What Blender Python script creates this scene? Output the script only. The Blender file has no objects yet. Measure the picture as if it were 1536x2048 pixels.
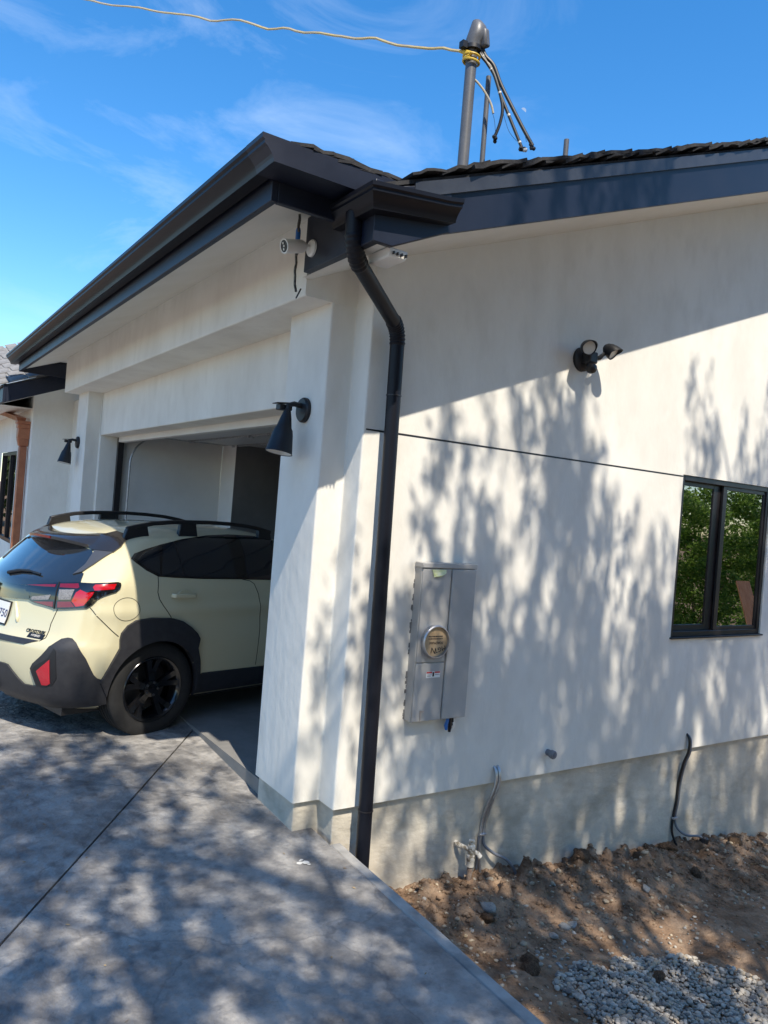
import bpy, bmesh, math, random
from mathutils import Vector, Matrix, noise
from mathutils.bvhtree import BVHTree
random.seed(7)
R = math.radians
scene = bpy.context.scene
col = scene.collection

# ------------------------------------------------------------------ camera
cam_d = bpy.data.cameras.new('camera'); cam = bpy.data.objects.new('camera', cam_d); col.objects.link(cam)
cam_d.sensor_fit = 'VERTICAL'; cam_d.sensor_height = 36.0; cam_d.lens = 36.0 * 1533.33 / 2048.0
cam_d.clip_start = 0.05; cam_d.clip_end = 6000.0
CAM = Vector((-2.0955, -3.8283, 1.87))
_r = (0.828661, -0.554081, 0.079463); _u = (-0.065232, 0.045403, 0.996837); _f = (0.555936, 0.831223, -0.001480)
cam.matrix_world = Matrix(((_r[0], _u[0], -_f[0], CAM.x), (_r[1], _u[1], -_f[1], CAM.y), (_r[2], _u[2], -_f[2], CAM.z), (0, 0, 0, 1)))
scene.camera = cam

# ------------------------------------------------------------------ light
SUN = Vector((-0.14, -0.71, 1.0)).normalized()
sun_d = bpy.data.lights.new('sun', 'SUN'); sun_d.energy = 4.8; sun_d.angle = R(0.53); sun_d.color = (1.0, 0.92, 0.79)
sun = bpy.data.objects.new('sun', sun_d); col.objects.link(sun); sun.location = (0, -20, 30)
sun.rotation_euler = (-SUN).to_track_quat('-Z', 'Y').to_euler()
world = bpy.data.worlds.new('World'); scene.world = world; world.use_nodes = True
wn = world.node_tree.nodes; wl = world.node_tree.links
for n in list(wn): wn.remove(n)
w_out = wn.new('ShaderNodeOutputWorld'); w_bg = wn.new('ShaderNodeBackground'); w_sky = wn.new('ShaderNodeTexSky')
w_sky.sky_type = 'NISHITA'; w_sky.sun_disc = False
w_sky.sun_elevation = math.asin(SUN.z); w_sky.sun_rotation = math.atan2(SUN.x, SUN.y)
w_sky.air_density = 1.0; w_sky.dust_density = 0.35; w_sky.ozone_density = 2.2
w_bg.inputs['Strength'].default_value = 0.15
# thin cirrus over the blue: streaked noise on the view direction
w_tc = wn.new('ShaderNodeTexCoord'); w_map = wn.new('ShaderNodeMapping'); w_n1 = wn.new('ShaderNodeTexNoise'); w_n2 = wn.new('ShaderNodeTexNoise')
w_map.inputs['Rotation'].default_value = (R(30), R(-40), R(28)); w_map.inputs['Scale'].default_value = (1.7, 2.4, 4.6); w_map.inputs['Location'].default_value = (3.1, 0.4, 1.2)
w_n1.inputs['Scale'].default_value = 1.7; w_n1.inputs['Detail'].default_value = 12; w_n1.inputs['Roughness'].default_value = 0.62; w_n1.inputs['Distortion'].default_value = 1.1
w_n2.inputs['Scale'].default_value = 1.1; w_n2.inputs['Detail'].default_value = 2
w_r1 = wn.new('ShaderNodeMapRange'); w_r1.inputs[1].default_value = 0.50; w_r1.inputs[2].default_value = 0.80
w_r2 = wn.new('ShaderNodeMapRange'); w_r2.inputs[1].default_value = 0.42; w_r2.inputs[2].default_value = 0.66
w_mul = wn.new('ShaderNodeMath'); w_mul.operation = 'MULTIPLY'; w_mul2 = wn.new('ShaderNodeMath'); w_mul2.operation = 'MULTIPLY'; w_mul2.inputs[1].default_value = 0.24
w_mix = wn.new('ShaderNodeMix'); w_mix.data_type = 'RGBA'; w_mix.inputs[7].default_value = (6.2, 6.9, 7.6, 1)
w_hsv = wn.new('ShaderNodeHueSaturation'); w_hsv.inputs['Saturation'].default_value = 1.36; w_hsv.inputs['Value'].default_value = 1.26; w_hsv.inputs['Hue'].default_value = 0.500
wl.new(w_tc.outputs['Generated'], w_map.inputs['Vector']); wl.new(w_map.outputs[0], w_n1.inputs['Vector']); wl.new(w_tc.outputs['Generated'], w_n2.inputs['Vector'])
wl.new(w_n1.outputs['Fac'], w_r1.inputs[0]); wl.new(w_n2.outputs['Fac'], w_r2.inputs[0])
wl.new(w_r1.outputs[0], w_mul.inputs[0]); wl.new(w_r2.outputs[0], w_mul.inputs[1]); wl.new(w_mul.outputs[0], w_mul2.inputs[0])
wl.new(w_sky.outputs[0], w_hsv.inputs['Color']); wl.new(w_hsv.outputs[0], w_mix.inputs[6]); wl.new(w_mul2.outputs[0], w_mix.inputs[0])
wl.new(w_mix.outputs[2], w_bg.inputs['Color']); wl.new(w_bg.outputs[0], w_out.inputs['Surface'])
scene.view_settings.view_transform = 'Standard'; scene.view_settings.look = 'None'
scene.view_settings.gamma = 1.0; scene.view_settings.use_curve_mapping = False
scene.view_settings.exposure = 0.46
scene.cycles.max_bounces = 8; scene.cycles.transparent_max_bounces = 24; scene.cycles.use_denoising = True

# ------------------------------------------------------------------ materials
def nodes(m):
    m.use_nodes = True
    return m.node_tree.nodes, m.node_tree.links, m.node_tree.nodes['Principled BSDF']

def pmat(name, c, rough=0.6, metal=0.0, spec=0.5, coat=0.0):
    m = bpy.data.materials.new(name); n, l, b = nodes(m)
    b.inputs['Base Color'].default_value = (*c, 1); b.inputs['Roughness'].default_value = rough; b.inputs['Metallic'].default_value = metal
    b.inputs['Specular IOR Level'].default_value = spec
    if coat: b.inputs['Coat Weight'].default_value = coat; b.inputs['Coat Roughness'].default_value = 0.04
    return m

def nmat(name, c1, c2, scale=4.0, detail=5, rough=0.7, bump=0.15, bscale=60.0, lo=0.35, hi=0.65, stretch=(1, 1, 1), c3=None, s3=14.0, f3=0.5, bdist=0.01, rvar=0.0, metal=0.0, spec=0.5):
    m = bpy.data.materials.new(name); n, l, b = nodes(m)
    tc = n.new('ShaderNodeTexCoord'); mp = n.new('ShaderNodeMapping'); mp.inputs['Scale'].default_value = stretch
    l.new(tc.outputs['Object'], mp.inputs['Vector'])
    nz = n.new('ShaderNodeTexNoise'); nz.inputs['Scale'].default_value = scale; nz.inputs['Detail'].default_value = detail; nz.inputs['Roughness'].default_value = 0.62
    l.new(mp.outputs[0], nz.inputs['Vector'])
    mr = n.new('ShaderNodeMapRange'); mr.inputs[1].default_value = lo; mr.inputs[2].default_value = hi; l.new(nz.outputs['Fac'], mr.inputs[0])
    mx = n.new('ShaderNodeMix'); mx.data_type = 'RGBA'; mx.inputs[6].default_value = (*c1, 1); mx.inputs[7].default_value = (*c2, 1)
    l.new(mr.outputs[0], mx.inputs[0]); out = mx.outputs[2]
    if c3:
        n3 = n.new('ShaderNodeTexNoise'); n3.inputs['Scale'].default_value = s3; n3.inputs['Detail'].default_value = 6; l.new(mp.outputs[0], n3.inputs['Vector'])
        m3 = n.new('ShaderNodeMapRange'); m3.inputs[1].default_value = 0.5; m3.inputs[2].default_value = 0.72; m3.inputs[4].default_value = f3; l.new(n3.outputs['Fac'], m3.inputs[0])
        x3 = n.new('ShaderNodeMix'); x3.data_type = 'RGBA'; x3.inputs[7].default_value = (*c3, 1); l.new(m3.outputs[0], x3.inputs[0]); l.new(out, x3.inputs[6]); out = x3.outputs[2]
    l.new(out, b.inputs['Base Color'])
    b.inputs['Roughness'].default_value = rough; b.inputs['Metallic'].default_value = metal; b.inputs['Specular IOR Level'].default_value = spec
    if rvar:
        rr = n.new('ShaderNodeMapRange'); rr.inputs[3].default_value = rough - rvar; rr.inputs[4].default_value = rough + rvar; l.new(nz.outputs['Fac'], rr.inputs[0]); l.new(rr.outputs[0], b.inputs['Roughness'])
    if bump:
        nb = n.new('ShaderNodeTexNoise'); nb.inputs['Scale'].default_value = bscale; nb.inputs['Detail'].default_value = 5; l.new(mp.outputs[0], nb.inputs['Vector'])
        bp = n.new('ShaderNodeBump'); bp.inputs['Strength'].default_value = bump; bp.inputs['Distance'].default_value = bdist
        l.new(nb.outputs['Fac'], bp.inputs['Height']); l.new(bp.outputs[0], b.inputs['Normal'])
    return m

M = {}
M['stucco'] = nmat('stucco', (0.69, 0.66, 0.595), (0.775, 0.75, 0.685), 1.9, 8, 0.85, 0.38, 16, stretch=(1, 1, 0.5), c3=(0.64, 0.61, 0.545), s3=7.0, f3=0.5, bdist=0.010, spec=0.25)
M['soffit'] = nmat('soffit', (0.70, 0.68, 0.62), (0.74, 0.72, 0.67), 3, 4, 0.85, 0.15, 50, bdist=0.004, spec=0.25)
M['concrete'] = nmat('foundation_concrete', (0.47, 0.42, 0.34), (0.64, 0.585, 0.49), 2.2, 9, 0.9, 0.6, 18, stretch=(0.8, 0.8, 1.25), c3=(0.33, 0.295, 0.235), s3=5.0, f3=0.7, bdist=0.012, spec=0.2)
M['trim'] = nmat('dark_trim_paint', (0.005, 0.008, 0.020), (0.008, 0.012, 0.027), 5, 4, 0.45, 0.05, 30, bdist=0.004, rvar=0.06)  # near-black trim; the sky's blue reflection is mixed into the base colour
M['gutter'] = pmat('gutter_metal_paint', (0.007, 0.008, 0.013), 0.42, 0, 0.25)
M['bronze'] = pmat('bronze_aluminium', (0.018, 0.016, 0.018), 0.35)
M['black'] = pmat('black_plastic', (0.010, 0.010, 0.012), 0.45)
M['lampblack'] = pmat('lamp_black_powdercoat', (0.008, 0.009, 0.012), 0.5)
M['white'] = pmat('white_plastic', (0.74, 0.73, 0.70), 0.4)
M['lens'] = pmat('lamp_lens', (0.62, 0.60, 0.55), 0.3)
M['shingle'] = nmat('dark_asphalt_shingle', (0.025, 0.026, 0.030), (0.055, 0.054, 0.055), 9, 6, 0.95, 0.6, 160, bdist=0.004, spec=0.15)
M['shingle_grey'] = nmat('grey_asphalt_shingle', (0.17, 0.165, 0.16), (0.30, 0.29, 0.28), 4, 6, 0.95, 0.6, 160, bdist=0.004, spec=0.15)
M['copper'] = nmat('copper', (0.55, 0.23, 0.13), (0.42, 0.17, 0.10), 6, 5, 0.38, 0.05, 40, metal=0.75, rvar=0.08)
M['panelgrey'] = nmat('grey_enamel', (0.37, 0.355, 0.33), (0.42, 0.405, 0.38), 5, 5, 0.62, 0.03, 60, bdist=0.002)
M['steel'] = nmat('galvanised_steel', (0.42, 0.42, 0.43), (0.55, 0.55, 0.55), 30, 4, 0.38, 0.1, 90, metal=0.8, bdist=0.002)
M['pipegrey'] = nmat('grey_painted_conduit', (0.09, 0.092, 0.10), (0.12, 0.122, 0.13), 9, 5, 0.42, 0.08, 50, bdist=0.003)
M['cable'] = pmat('black_cable', (0.010, 0.010, 0.012), 0.4)
M['yellow'] = nmat('yellow_jacket', (0.62, 0.44, 0.10), (0.55, 0.50, 0.36), 9, 3, 0.5, 0.1, 60)
M['tape'] = pmat('pale_tape', (0.6, 0.58, 0.52), 0.5)
M['blue'] = pmat('blue_tape', (0.03, 0.16, 0.50), 0.4)
M['card'] = nmat('cardboard_disc', (0.40, 0.27, 0.145), (0.50, 0.36, 0.21), 14, 5, 0.8, 0.1, 60)
M['ink'] = pmat('ink', (0.02, 0.02, 0.02), 0.7)
M['red'] = pmat('red_print', (0.55, 0.05, 0.05), 0.6)
M['label'] = nmat('yellow_green_label', (0.62, 0.66, 0.28), (0.72, 0.70, 0.50), 40, 3, 0.6, 0.1, 60)
M['drywall'] = nmat('garage_plaster', (0.66, 0.64, 0.60), (0.72, 0.70, 0.66), 2, 5, 0.9, 0.08, 30, spec=0.2)
M['doorwhite'] = pmat('garage_door_enamel', (0.52, 0.51, 0.49), 0.5)
M['conduit'] = pmat('grey_pvc', (0.16, 0.17, 0.19), 0.45)
M['rust'] = nmat('rusty_pipe', (0.16, 0.10, 0.07), (0.30, 0.24, 0.19), 30, 5, 0.8, 0.3, 90)
M['oldbrass'] = nmat('paint_splashed_brass', (0.62, 0.58, 0.50), (0.22, 0.18, 0.12), 26, 5, 0.6, 0.35, 70, lo=0.5, hi=0.58, bdist=0.004)

def glass_mat(name, tint, refl=1.0, ior=1.9):
    m = bpy.data.materials.new(name); m.use_nodes = True; n = m.node_tree.nodes; l = m.node_tree.links
    for k in list(n): n.remove(k)
    o = n.new('ShaderNodeOutputMaterial'); mx = n.new('ShaderNodeMixShader'); fr = n.new('ShaderNodeFresnel'); fr.inputs['IOR'].default_value = ior
    t = n.new('ShaderNodeBsdfTransparent'); t.inputs['Color'].default_value = (*tint, 1); g = n.new('ShaderNodeBsdfGlossy'); g.inputs['Roughness'].default_value = 0.0
    g.inputs['Color'].default_value = (refl, refl, refl, 1)
    l.new(fr.outputs[0], mx.inputs[0]); l.new(t.outputs[0], mx.inputs[1]); l.new(g.outputs[0], mx.inputs[2]); l.new(mx.outputs[0], o.inputs['Surface'])
    return m
M['glass'] = glass_mat('window_glass', (0.30, 0.32, 0.31), 1.0, 4.0)

# ------------------------------------------------------------------ mesh helpers
class MB:
    def __init__(s): s.v = []; s.f = []; s.mi = []
    def add(s, vs, fs, mi=0):
        o = len(s.v); s.v += [tuple(v) for v in vs]; s.f += [tuple(i + o for i in f) for f in fs]; s.mi += [mi] * len(fs); return s
    def box(s, a, b, mi=0):
        x0, y0, z0 = a; x1, y1, z1 = b
        vs = [(x0, y0, z0), (x1, y0, z0), (x1, y1, z0), (x0, y1, z0), (x0, y0, z1), (x1, y0, z1), (x1, y1, z1), (x0, y1, z1)]
        return s.add(vs, [(0, 3, 2, 1), (4, 5, 6, 7), (0, 1, 5, 4), (1, 2, 6, 5), (2, 3, 7, 6), (3, 0, 4, 7)], mi)
    def prism(s, poly, d, mi=0):           # poly: 3D points of one face, d: extrusion vector
        n = len(poly); d = Vector(d); a = [Vector(p) for p in poly]; b = [p + d for p in a]
        return s.add(a + b, [tuple(range(n))[::-1], tuple(range(n, 2 * n))] + [(i, (i + 1) % n, (i + 1) % n + n, i + n) for i in range(n)], mi)
    def sweep(s, path, prof, up=(0, 0, 1), cap=True, closed=True, mi=0):   # profile points (a,b): a along side, b along up
        pts = [Vector(p) for p in path]; n = len(pts); m = len(prof); rings = []; up = Vector(up)
        for i, p in enumerate(pts):
            t = (pts[min(i + 1, n - 1)] - pts[max(i - 1, 0)]).normalized(); sd = t.cross(up)
            if sd.length < 1e-5: sd = t.cross(Vector((0, 1, 0)))
            sd.normalize(); u = sd.cross(t).normalized()
            if 0 < i < n - 1:
                t1 = (pts[i] - pts[i - 1]).normalized(); c = max(0.35, t1.dot(t))
            else: c = 1.0
            rings.append([p + sd * (a / c) + u * b for a, b in prof])
        vs = [v for r in rings for v in r]; fs = []
        for i in range(n - 1):
            for j in range(m if closed else m - 1):
                k = (j + 1) % m; fs.append((i * m + j, (i + 1) * m + j, (i + 1) * m + k, i * m + k))
        if cap and closed: fs += [tuple(range(m))[::-1][::-1], tuple(range((n - 1) * m, n * m))[::-1]]
        return s.add(vs, fs, mi)
    def tube(s, path, r, seg=8, cap=True, mi=0):
        pts = [Vector(p) for p in path]; n = len(pts); rr = r if isinstance(r, (list, tuple)) else [r] * n
        t0 = (pts[1] - pts[0]).normalized(); a = t0.orthogonal().normalized(); vs = []
        for i, p in enumerate(pts):
            t = (pts[min(i + 1, n - 1)] - pts[max(i - 1, 0)]).normalized()
            a = (a - t * a.dot(t)).normalized(); b = t.cross(a)
            for k in range(seg):
                q = 2 * math.pi * k / seg; vs.append(p + (a * math.cos(q) + b * math.sin(q)) * rr[i])
        fs = [(i * seg + k, i * seg + (k + 1) % seg, (i + 1) * seg + (k + 1) % seg, (i + 1) * seg + k) for i in range(n - 1) for k in range(seg)]
        if cap: fs += [tuple(range(seg))[::-1], tuple(range((n - 1) * seg, n * seg))]
        return s.add(vs, fs, mi)
    def lathe(s, prof, base, axis=(0, 0, 1), seg=24, mi=0, cap=True):      # prof: (radius, height)
        ax = Vector(axis).normalized(); a = ax.orthogonal().normalized(); b = ax.cross(a); base = Vector(base); vs = []
        for r, h in prof:
            for k in range(seg):
                q = 2 * math.pi * k / seg; vs.append(base + ax * h + (a * math.cos(q) + b * math.sin(q)) * r)
        n = len(prof)
        fs = [(i * seg + k, i * seg + (k + 1) % seg, (i + 1) * seg + (k + 1) % seg, (i + 1) * seg + k) for i in range(n - 1) for k in range(seg)]
        if cap and prof[0][0] > 1e-5: fs.append(tuple(range(seg))[::-1])
        if cap and prof[-1][0] > 1e-5: fs.append(tuple(range((n - 1) * seg, n * seg)))
        return s.add(vs, fs, mi)
    def build(s, name, mat, parent=None, smooth=False, bevel=0.0, angle=35, weld=False):
        me = bpy.data.meshes.new(name); me.from_pydata(s.v, [], s.f); me.validate()
        bm = bmesh.new(); bm.from_mesh(me)
        if weld: bmesh.ops.remove_doubles(bm, verts=bm.verts, dist=1e-5)
        bmesh.ops.recalc_face_normals(bm, faces=bm.faces); bm.to_mesh(me); bm.free()
        mats = mat if isinstance(mat, (list, tuple)) else [mat]
        for m in mats: me.materials.append(m)
        if len(mats) > 1 and len(me.polygons) == len(s.mi):
            for p, i in zip(me.polygons, s.mi): p.material_index = i
        o = bpy.data.objects.new(name, me); col.objects.link(o)
        if smooth: shade(o, angle)
        if bevel:
            md = o.modifiers.new('bevel', 'BEVEL'); md.width = bevel; md.segments = 2; md.limit_method = 'ANGLE'; md.angle_limit = R(40)
            shade(o, 40)
        if parent: par(o, parent)
        return o

def shade(o, angle=35):
    me = o.data
    for p in me.polygons: p.use_smooth = True
    bm = bmesh.new(); bm.from_mesh(me); c = R(angle)
    for e in bm.edges:
        if len(e.link_faces) == 2 and e.calc_face_angle(0) > c: e.smooth = False
    bm.to_mesh(me); bm.free()

def par(o, p):                              # parent while keeping world place (parents are only translated)
    o.parent = p; o.matrix_parent_inverse = Matrix.Translation(-p.location)

def empty(name, loc=(0, 0, 0)):
    o = bpy.data.objects.new(name, None); col.objects.link(o); o.location = loc; o.empty_display_size = 0.1; return o

def tag(o, label=None, cat=None, group=None, kind=None):
    for k, v in (('label', label), ('category', cat), ('group', group), ('kind', kind)):
        if v: o[k] = v
    return o

def arc_corner(pts, r, seg=4):              # round the corners of a 2D polyline
    out = [pts[0]]
    for a, b, c in zip(pts, pts[1:], pts[2:]):
        a, b, c = Vector(a), Vector(b), Vector(c); d1 = (a - b).normalized(); d2 = (c - b).normalized()
        p1 = b + d1 * r; p2 = b + d2 * r
        for k in range(seg + 1):
            t = k / seg; out.append(tuple((p1 * (1 - t) + b * t) * (1 - t) + (b * (1 - t) + p2 * t) * t))
    out.append(pts[-1]); return out

def text_mesh(name, body, size, mat, mtx, parent=None, extrude=0.0006, align='CENTER'):
    cu = bpy.data.curves.new(name, 'FONT'); cu.body = body; cu.size = size; cu.extrude = extrude; cu.align_x = align; cu.align_y = 'CENTER'; cu.resolution_u = 2
    o = bpy.data.objects.new(name + '_tmp', cu); me = bpy.data.meshes.new_from_object(o); me.name = name
    bpy.data.objects.remove(o); me.transform(mtx); me.materials.clear(); me.materials.append(mat)
    q = bpy.data.objects.new(name, me); col.objects.link(q)
    if parent: par(q, parent)
    return q

# ================================================================== STRUCTURE: driveway, ground
XF, YS, ZB = 0.168, -0.171, 0.172            # front plane, side plane, bottom of the stucco

def drive_z(x, y):
    return (0.045 * y if y < 0 else min(0.12, 0.042 * y + 0.008 * y * y)) - 0.006 * max(0, -x - 0.5)

def ease(a, b, t): t = max(0, min(1, (t - a) / (b - a))); return t * t * (3 - 2 * t)

M['drive'] = m = nmat('stamped_concrete', (0.155, 0.148, 0.142), (0.34, 0.322, 0.298), 4.0, 14, 0.5, 0.9, 13.0, lo=0.38, hi=0.62, c3=(0.095, 0.093, 0.095), s3=12.0, f3=0.75, bdist=0.026, rvar=0.16, spec=0.45)
n, l, b = nodes(m)
# hairline cracks of the stamp: thin voronoi edges warped by noise
tc = [k for k in n if k.type == 'TEX_COORD'][0]
wz = n.new('ShaderNodeTexNoise'); wz.inputs['Scale'].default_value = 2.0; wz.inputs['Detail'].default_value = 5
wm = n.new('ShaderNodeMix'); wm.data_type = 'RGBA'; wm.blend_type = 'LINEAR_LIGHT'; wm.inputs[0].default_value = 0.28
vo = n.new('ShaderNodeTexVoronoi'); vo.feature = 'DISTANCE_TO_EDGE'; vo.inputs['Scale'].default_value = 0.62
l.new(tc.outputs['Object'], wz.inputs['Vector']); l.new(tc.outputs['Object'], wm.inputs[6]); l.new(wz.outputs['Color'], wm.inputs[7]); l.new(wm.outputs[2], vo.inputs['Vector'])
cr = n.new('ShaderNodeMapRange'); cr.inputs[1].default_value = 0.0; cr.inputs[2].default_value = 0.006; cr.inputs[3].default_value = 0.35; cr.inputs[4].default_value = 0.0
l.new(vo.outputs['Distance'], cr.inputs[0])
old = b.inputs['Base Color'].links[0].from_socket
# fine flecks
fl = n.new('ShaderNodeTexNoise'); fl.inputs['Scale'].default_value = 26; fl.inputs['Detail'].default_value = 7; fl.inputs['Roughness'].default_value = 0.7; fl.inputs['Distortion'].default_value = 1.2; l.new(tc.outputs['Object'], fl.inputs['Vector'])
fr = n.new('ShaderNodeMapRange'); fr.inputs[1].default_value = 0.56; fr.inputs[2].default_value = 0.64; fr.inputs[4].default_value = 0.34; l.new(fl.outputs['Fac'], fr.inputs[0])
fm = n.new('ShaderNodeMix'); fm.data_type = 'RGBA'; fm.inputs[7].default_value = (0.11, 0.11, 0.115, 1); l.new(fr.outputs[0], fm.inputs[0]); l.new(old, fm.inputs[6])
cm = n.new('ShaderNodeMix'); cm.data_type = 'RGBA'; cm.inputs[7].default_value = (0.05, 0.05, 0.055, 1)
l.new(cr.outputs[0], cm.inputs[0]); l.new(fm.outputs[2], cm.inputs[6]); l.new(cm.outputs[2], b.inputs['Base Color'])

driveway = empty('driveway', (-2, 0, 0)); tag(driveway, 'dark grey stamped concrete driveway with diagonal saw-cut joints', 'driveway', kind='structure')
def clip(poly, p, d, keep):                 # clip a 2D polygon by the line p + t*d
    out = []; sd = lambda q: ((q[0] - p[0]) * d[1] - (q[1] - p[1]) * d[0]) * keep
    for i, a in enumerate(poly):
        c = poly[(i + 1) % len(poly)]; sa, sc = sd(a), sd(c)
        if sa >= 0: out.append(a)
        if (sa > 0) != (sc > 0) and abs(sa - sc) > 1e-12:
            t = sa / (sa - sc); out.append((a[0] + (c[0] - a[0]) * t, a[1] + (c[1] - a[1]) * t))
    return out
D1 = Vector((0.590, 0.807)); N1 = Vector((0.807, -0.590))     # along the long joint, across it
J0 = Vector((0.045, 1.735))                                    # the joint's end at the garage slab
D2 = Vector((0.81, -0.586))
K0 = Vector((0.0, 0.405))
def slab(poly, mat, name='slab', zf=drive_z, cell=0.12, thick=0.09, parent=driveway):
    bm = bmesh.new(); f = bm.faces.new([bm.verts.new((x, y, 0)) for x, y in poly])
    xs = [p[0] for p in poly]; ys = [p[1] for p in poly]
    for ax, lo, hi in ((0, min(xs), max(xs)), (1, min(ys), max(ys))):
        k = math.ceil(lo / cell) * cell
        while k < hi:
            co = (k, 0, 0) if ax == 0 else (0, k, 0); no = (1, 0, 0) if ax == 0 else (0, 1, 0)
            bmesh.ops.bisect_plane(bm, geom=bm.verts[:] + bm.edges[:] + bm.faces[:], plane_co=co, plane_no=no); k += cell
    ex = bmesh.ops.extrude_face_region(bm, geom=bm.faces[:])
    low = {v for v in ex['geom'] if isinstance(v, bmesh.types.BMVert)}
    for v in bm.verts:
        v.co.z = zf(v.co.x, v.co.y) - (thick if v in low else 0)
    bmesh.ops.recalc_face_normals(bm, faces=bm.faces)
    me = bpy.data.meshes.new(name); bm.to_mesh(me); bm.free(); me.materials.append(mat)
    o = bpy.data.objects.new(name, me); col.objects.link(o); shade(o, 30); par(o, parent); return o
outer = [(-9.0, -12.0), (0.145, -12.0), (0.145, -0.16), (XF, -0.16), (XF, 0.0), (0.0, 0.0), (0.0, 0.515), (0.046, 0.515), (0.046, 11.0), (-9.0, 11.0)]
outer = [(-9.0, -12.0), (0.150, -12.0), (0.150, 11.0), (-9.0, 11.0)]
g = 0.006
cuts = []
for side in (1, -1):
    A = clip(outer, J0 + N1 * g * side, D1, side)
    # A lies on one side of the long joint; now cut across it
    for p, keep in (((K0), 1), ((K0), -1)):
        d = D2 if side == 1 else D2
        off = Vector((-d.y, d.x)) * (g * 0.6) * (-keep)
        k = K0 if side == 1 else K0 + D2 * 0 + Vector((-0.0, 0.03))
        B = clip(A, k + off, d, keep)
        if len(B) > 2: cuts.append(B)
for B in cuts: slab(B, M['drive'])
# dark joint filler a few millimetres lower, and the concrete edging along the dirt
o = slab(outer, pmat('joint_filler', (0.02, 0.02, 0.022), 0.9), 'joint_filler', zf=lambda x, y: drive_z(x, y) - 0.012, cell=0.5, thick=0.05)
M['edging'] = nmat('edging_concrete', (0.26, 0.25, 0.23), (0.40, 0.38, 0.35), 5, 6, 0.85, 0.4, 30, c3=(0.12, 0.12, 0.12), s3=9, f3=0.6, bdist=0.006)
path = [(0.192 + 0.006 * math.sin(y * 2.1), y, drive_z(0.15, y) - 0.012 + 0.004 * math.sin(y * 5)) for y in [-0.19 - 0.2 * i for i in range(60)]]
mb = MB(); mb.sweep(path, [(-0.034, 0.0), (-0.028, 0.012), (0.026, 0.012), (0.036, 0.002), (0.036, -0.3), (-0.034, -0.3)]); e = mb.build('edging_strip', M['edging'], driveway, smooth=True)

# bare dirt: one sheet out to the horizon, fine near the camera
WALLZ = [(-60, -0.25), (0.1, -0.25), (0.53, -0.33), (0.87, -0.39), (1.19, -0.425), (1.72, -0.475), (2.21, -0.495), (2.76, -0.52), (3.37, -0.59), (4.07, -0.68), (4.74, -0.78), (8, -0.95), (300, -1.2)]
def lerp_tab(t, x):
    for (a, b), (c, d) in zip(t, t[1:]):
        if x <= c: return b + (d - b) * (x - a) / (c - a)
    return t[-1][1]
def dirt_z(x, y, fine=True):
    z = lerp_tab(WALLZ, x)
    z -= 0.09 * ease(0.05, 0.75, -y - 0.17)                        # banked up against the wall
    if fine and -3 < y < 0 and 0 < x < 8:
        p = Vector((x, y, 0)); q = ease(0.7, 0.1, -y - 0.15)
        z += 0.045 * noise.noise(p * 2.3) + 0.022 * noise.noise(p * 6.5) * (0.5 + q) + 0.016 * abs(noise.noise(p * 15)) * (0.4 + 1.6 * q) + 0.012 * noise.noise(p * 34) * (0.35 + q) + 0.005 * noise.noise(p * 70)
        cl = noise.noise(p * 9 + Vector((4, 9, 2)))
        if cl > 0.22: z += (cl - 0.22) * 0.16 * (0.15 + q)
    else: z += 0.05 * noise.noise(Vector((x * 0.4, y * 0.4, 3)))
    return z
def axis(segs):
    out = []
    for a, b, s in segs:
        k = max(1, round((b - a) / s)); out += [a + (b - a) * i / k for i in range(k)]
    return out + [segs[-1][1]]
xs = axis([(-2500, -100, 600), (-100, -10, 15), (-10, 0.0, 2.0), (0.0, 0.24, 0.08), (0.24, 3.2, 0.014), (3.2, 6.0, 0.035), (6, 12, 0.5), (12, 100, 12), (100, 2500, 600)])
ys = axis([(-2500, -100, 600), (-100, -12, 11), (-12, -2.6, 0.6), (-2.6, -1.9, 0.05), (-1.9, -0.14, 0.014), (-0.14, 0.2, 0.17), (0.2, 12, 2), (12, 100, 11), (100, 2500, 600)])
vs = [(x, y, dirt_z(x, y)) for y in ys for x in xs]; w = len(xs)
fs = [(j * w + i, j * w + i + 1, (j + 1) * w + i + 1, (j + 1) * w + i) for j in range(len(ys) - 1) for i in range(w - 1)]
M['dirt'] = nmat('bare_dirt', (0.150, 0.092, 0.056), (0.335, 0.225, 0.145), 3.4, 12, 0.95, 1.0, 40, lo=0.36, hi=0.64, c3=(0.42, 0.315, 0.22), s3=7.5, f3=0.65, bdist=0.02, spec=0.1)
me = bpy.data.meshes.new('ground'); me.from_pydata(vs, [], fs); me.materials.append(M['dirt']); ground = bpy.data.objects.new('ground', me); col.objects.link(ground); shade(ground, 60)
tag(ground, 'bare brown dirt yard with pebbles beside the driveway', 'ground', kind='structure')

# ================================================================== HOUSE
house = empty('house', (0.168, -0.171, -0.3))
tag(house, 'white stucco house with open garage and dark roof trim', 'house')
def rz(x): return 3.253 + 0.376 * (x - 0.163)      # bottom of the rake board
def rt(x): return 3.452 + 0.3855 * x               # top of the rake board
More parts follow.
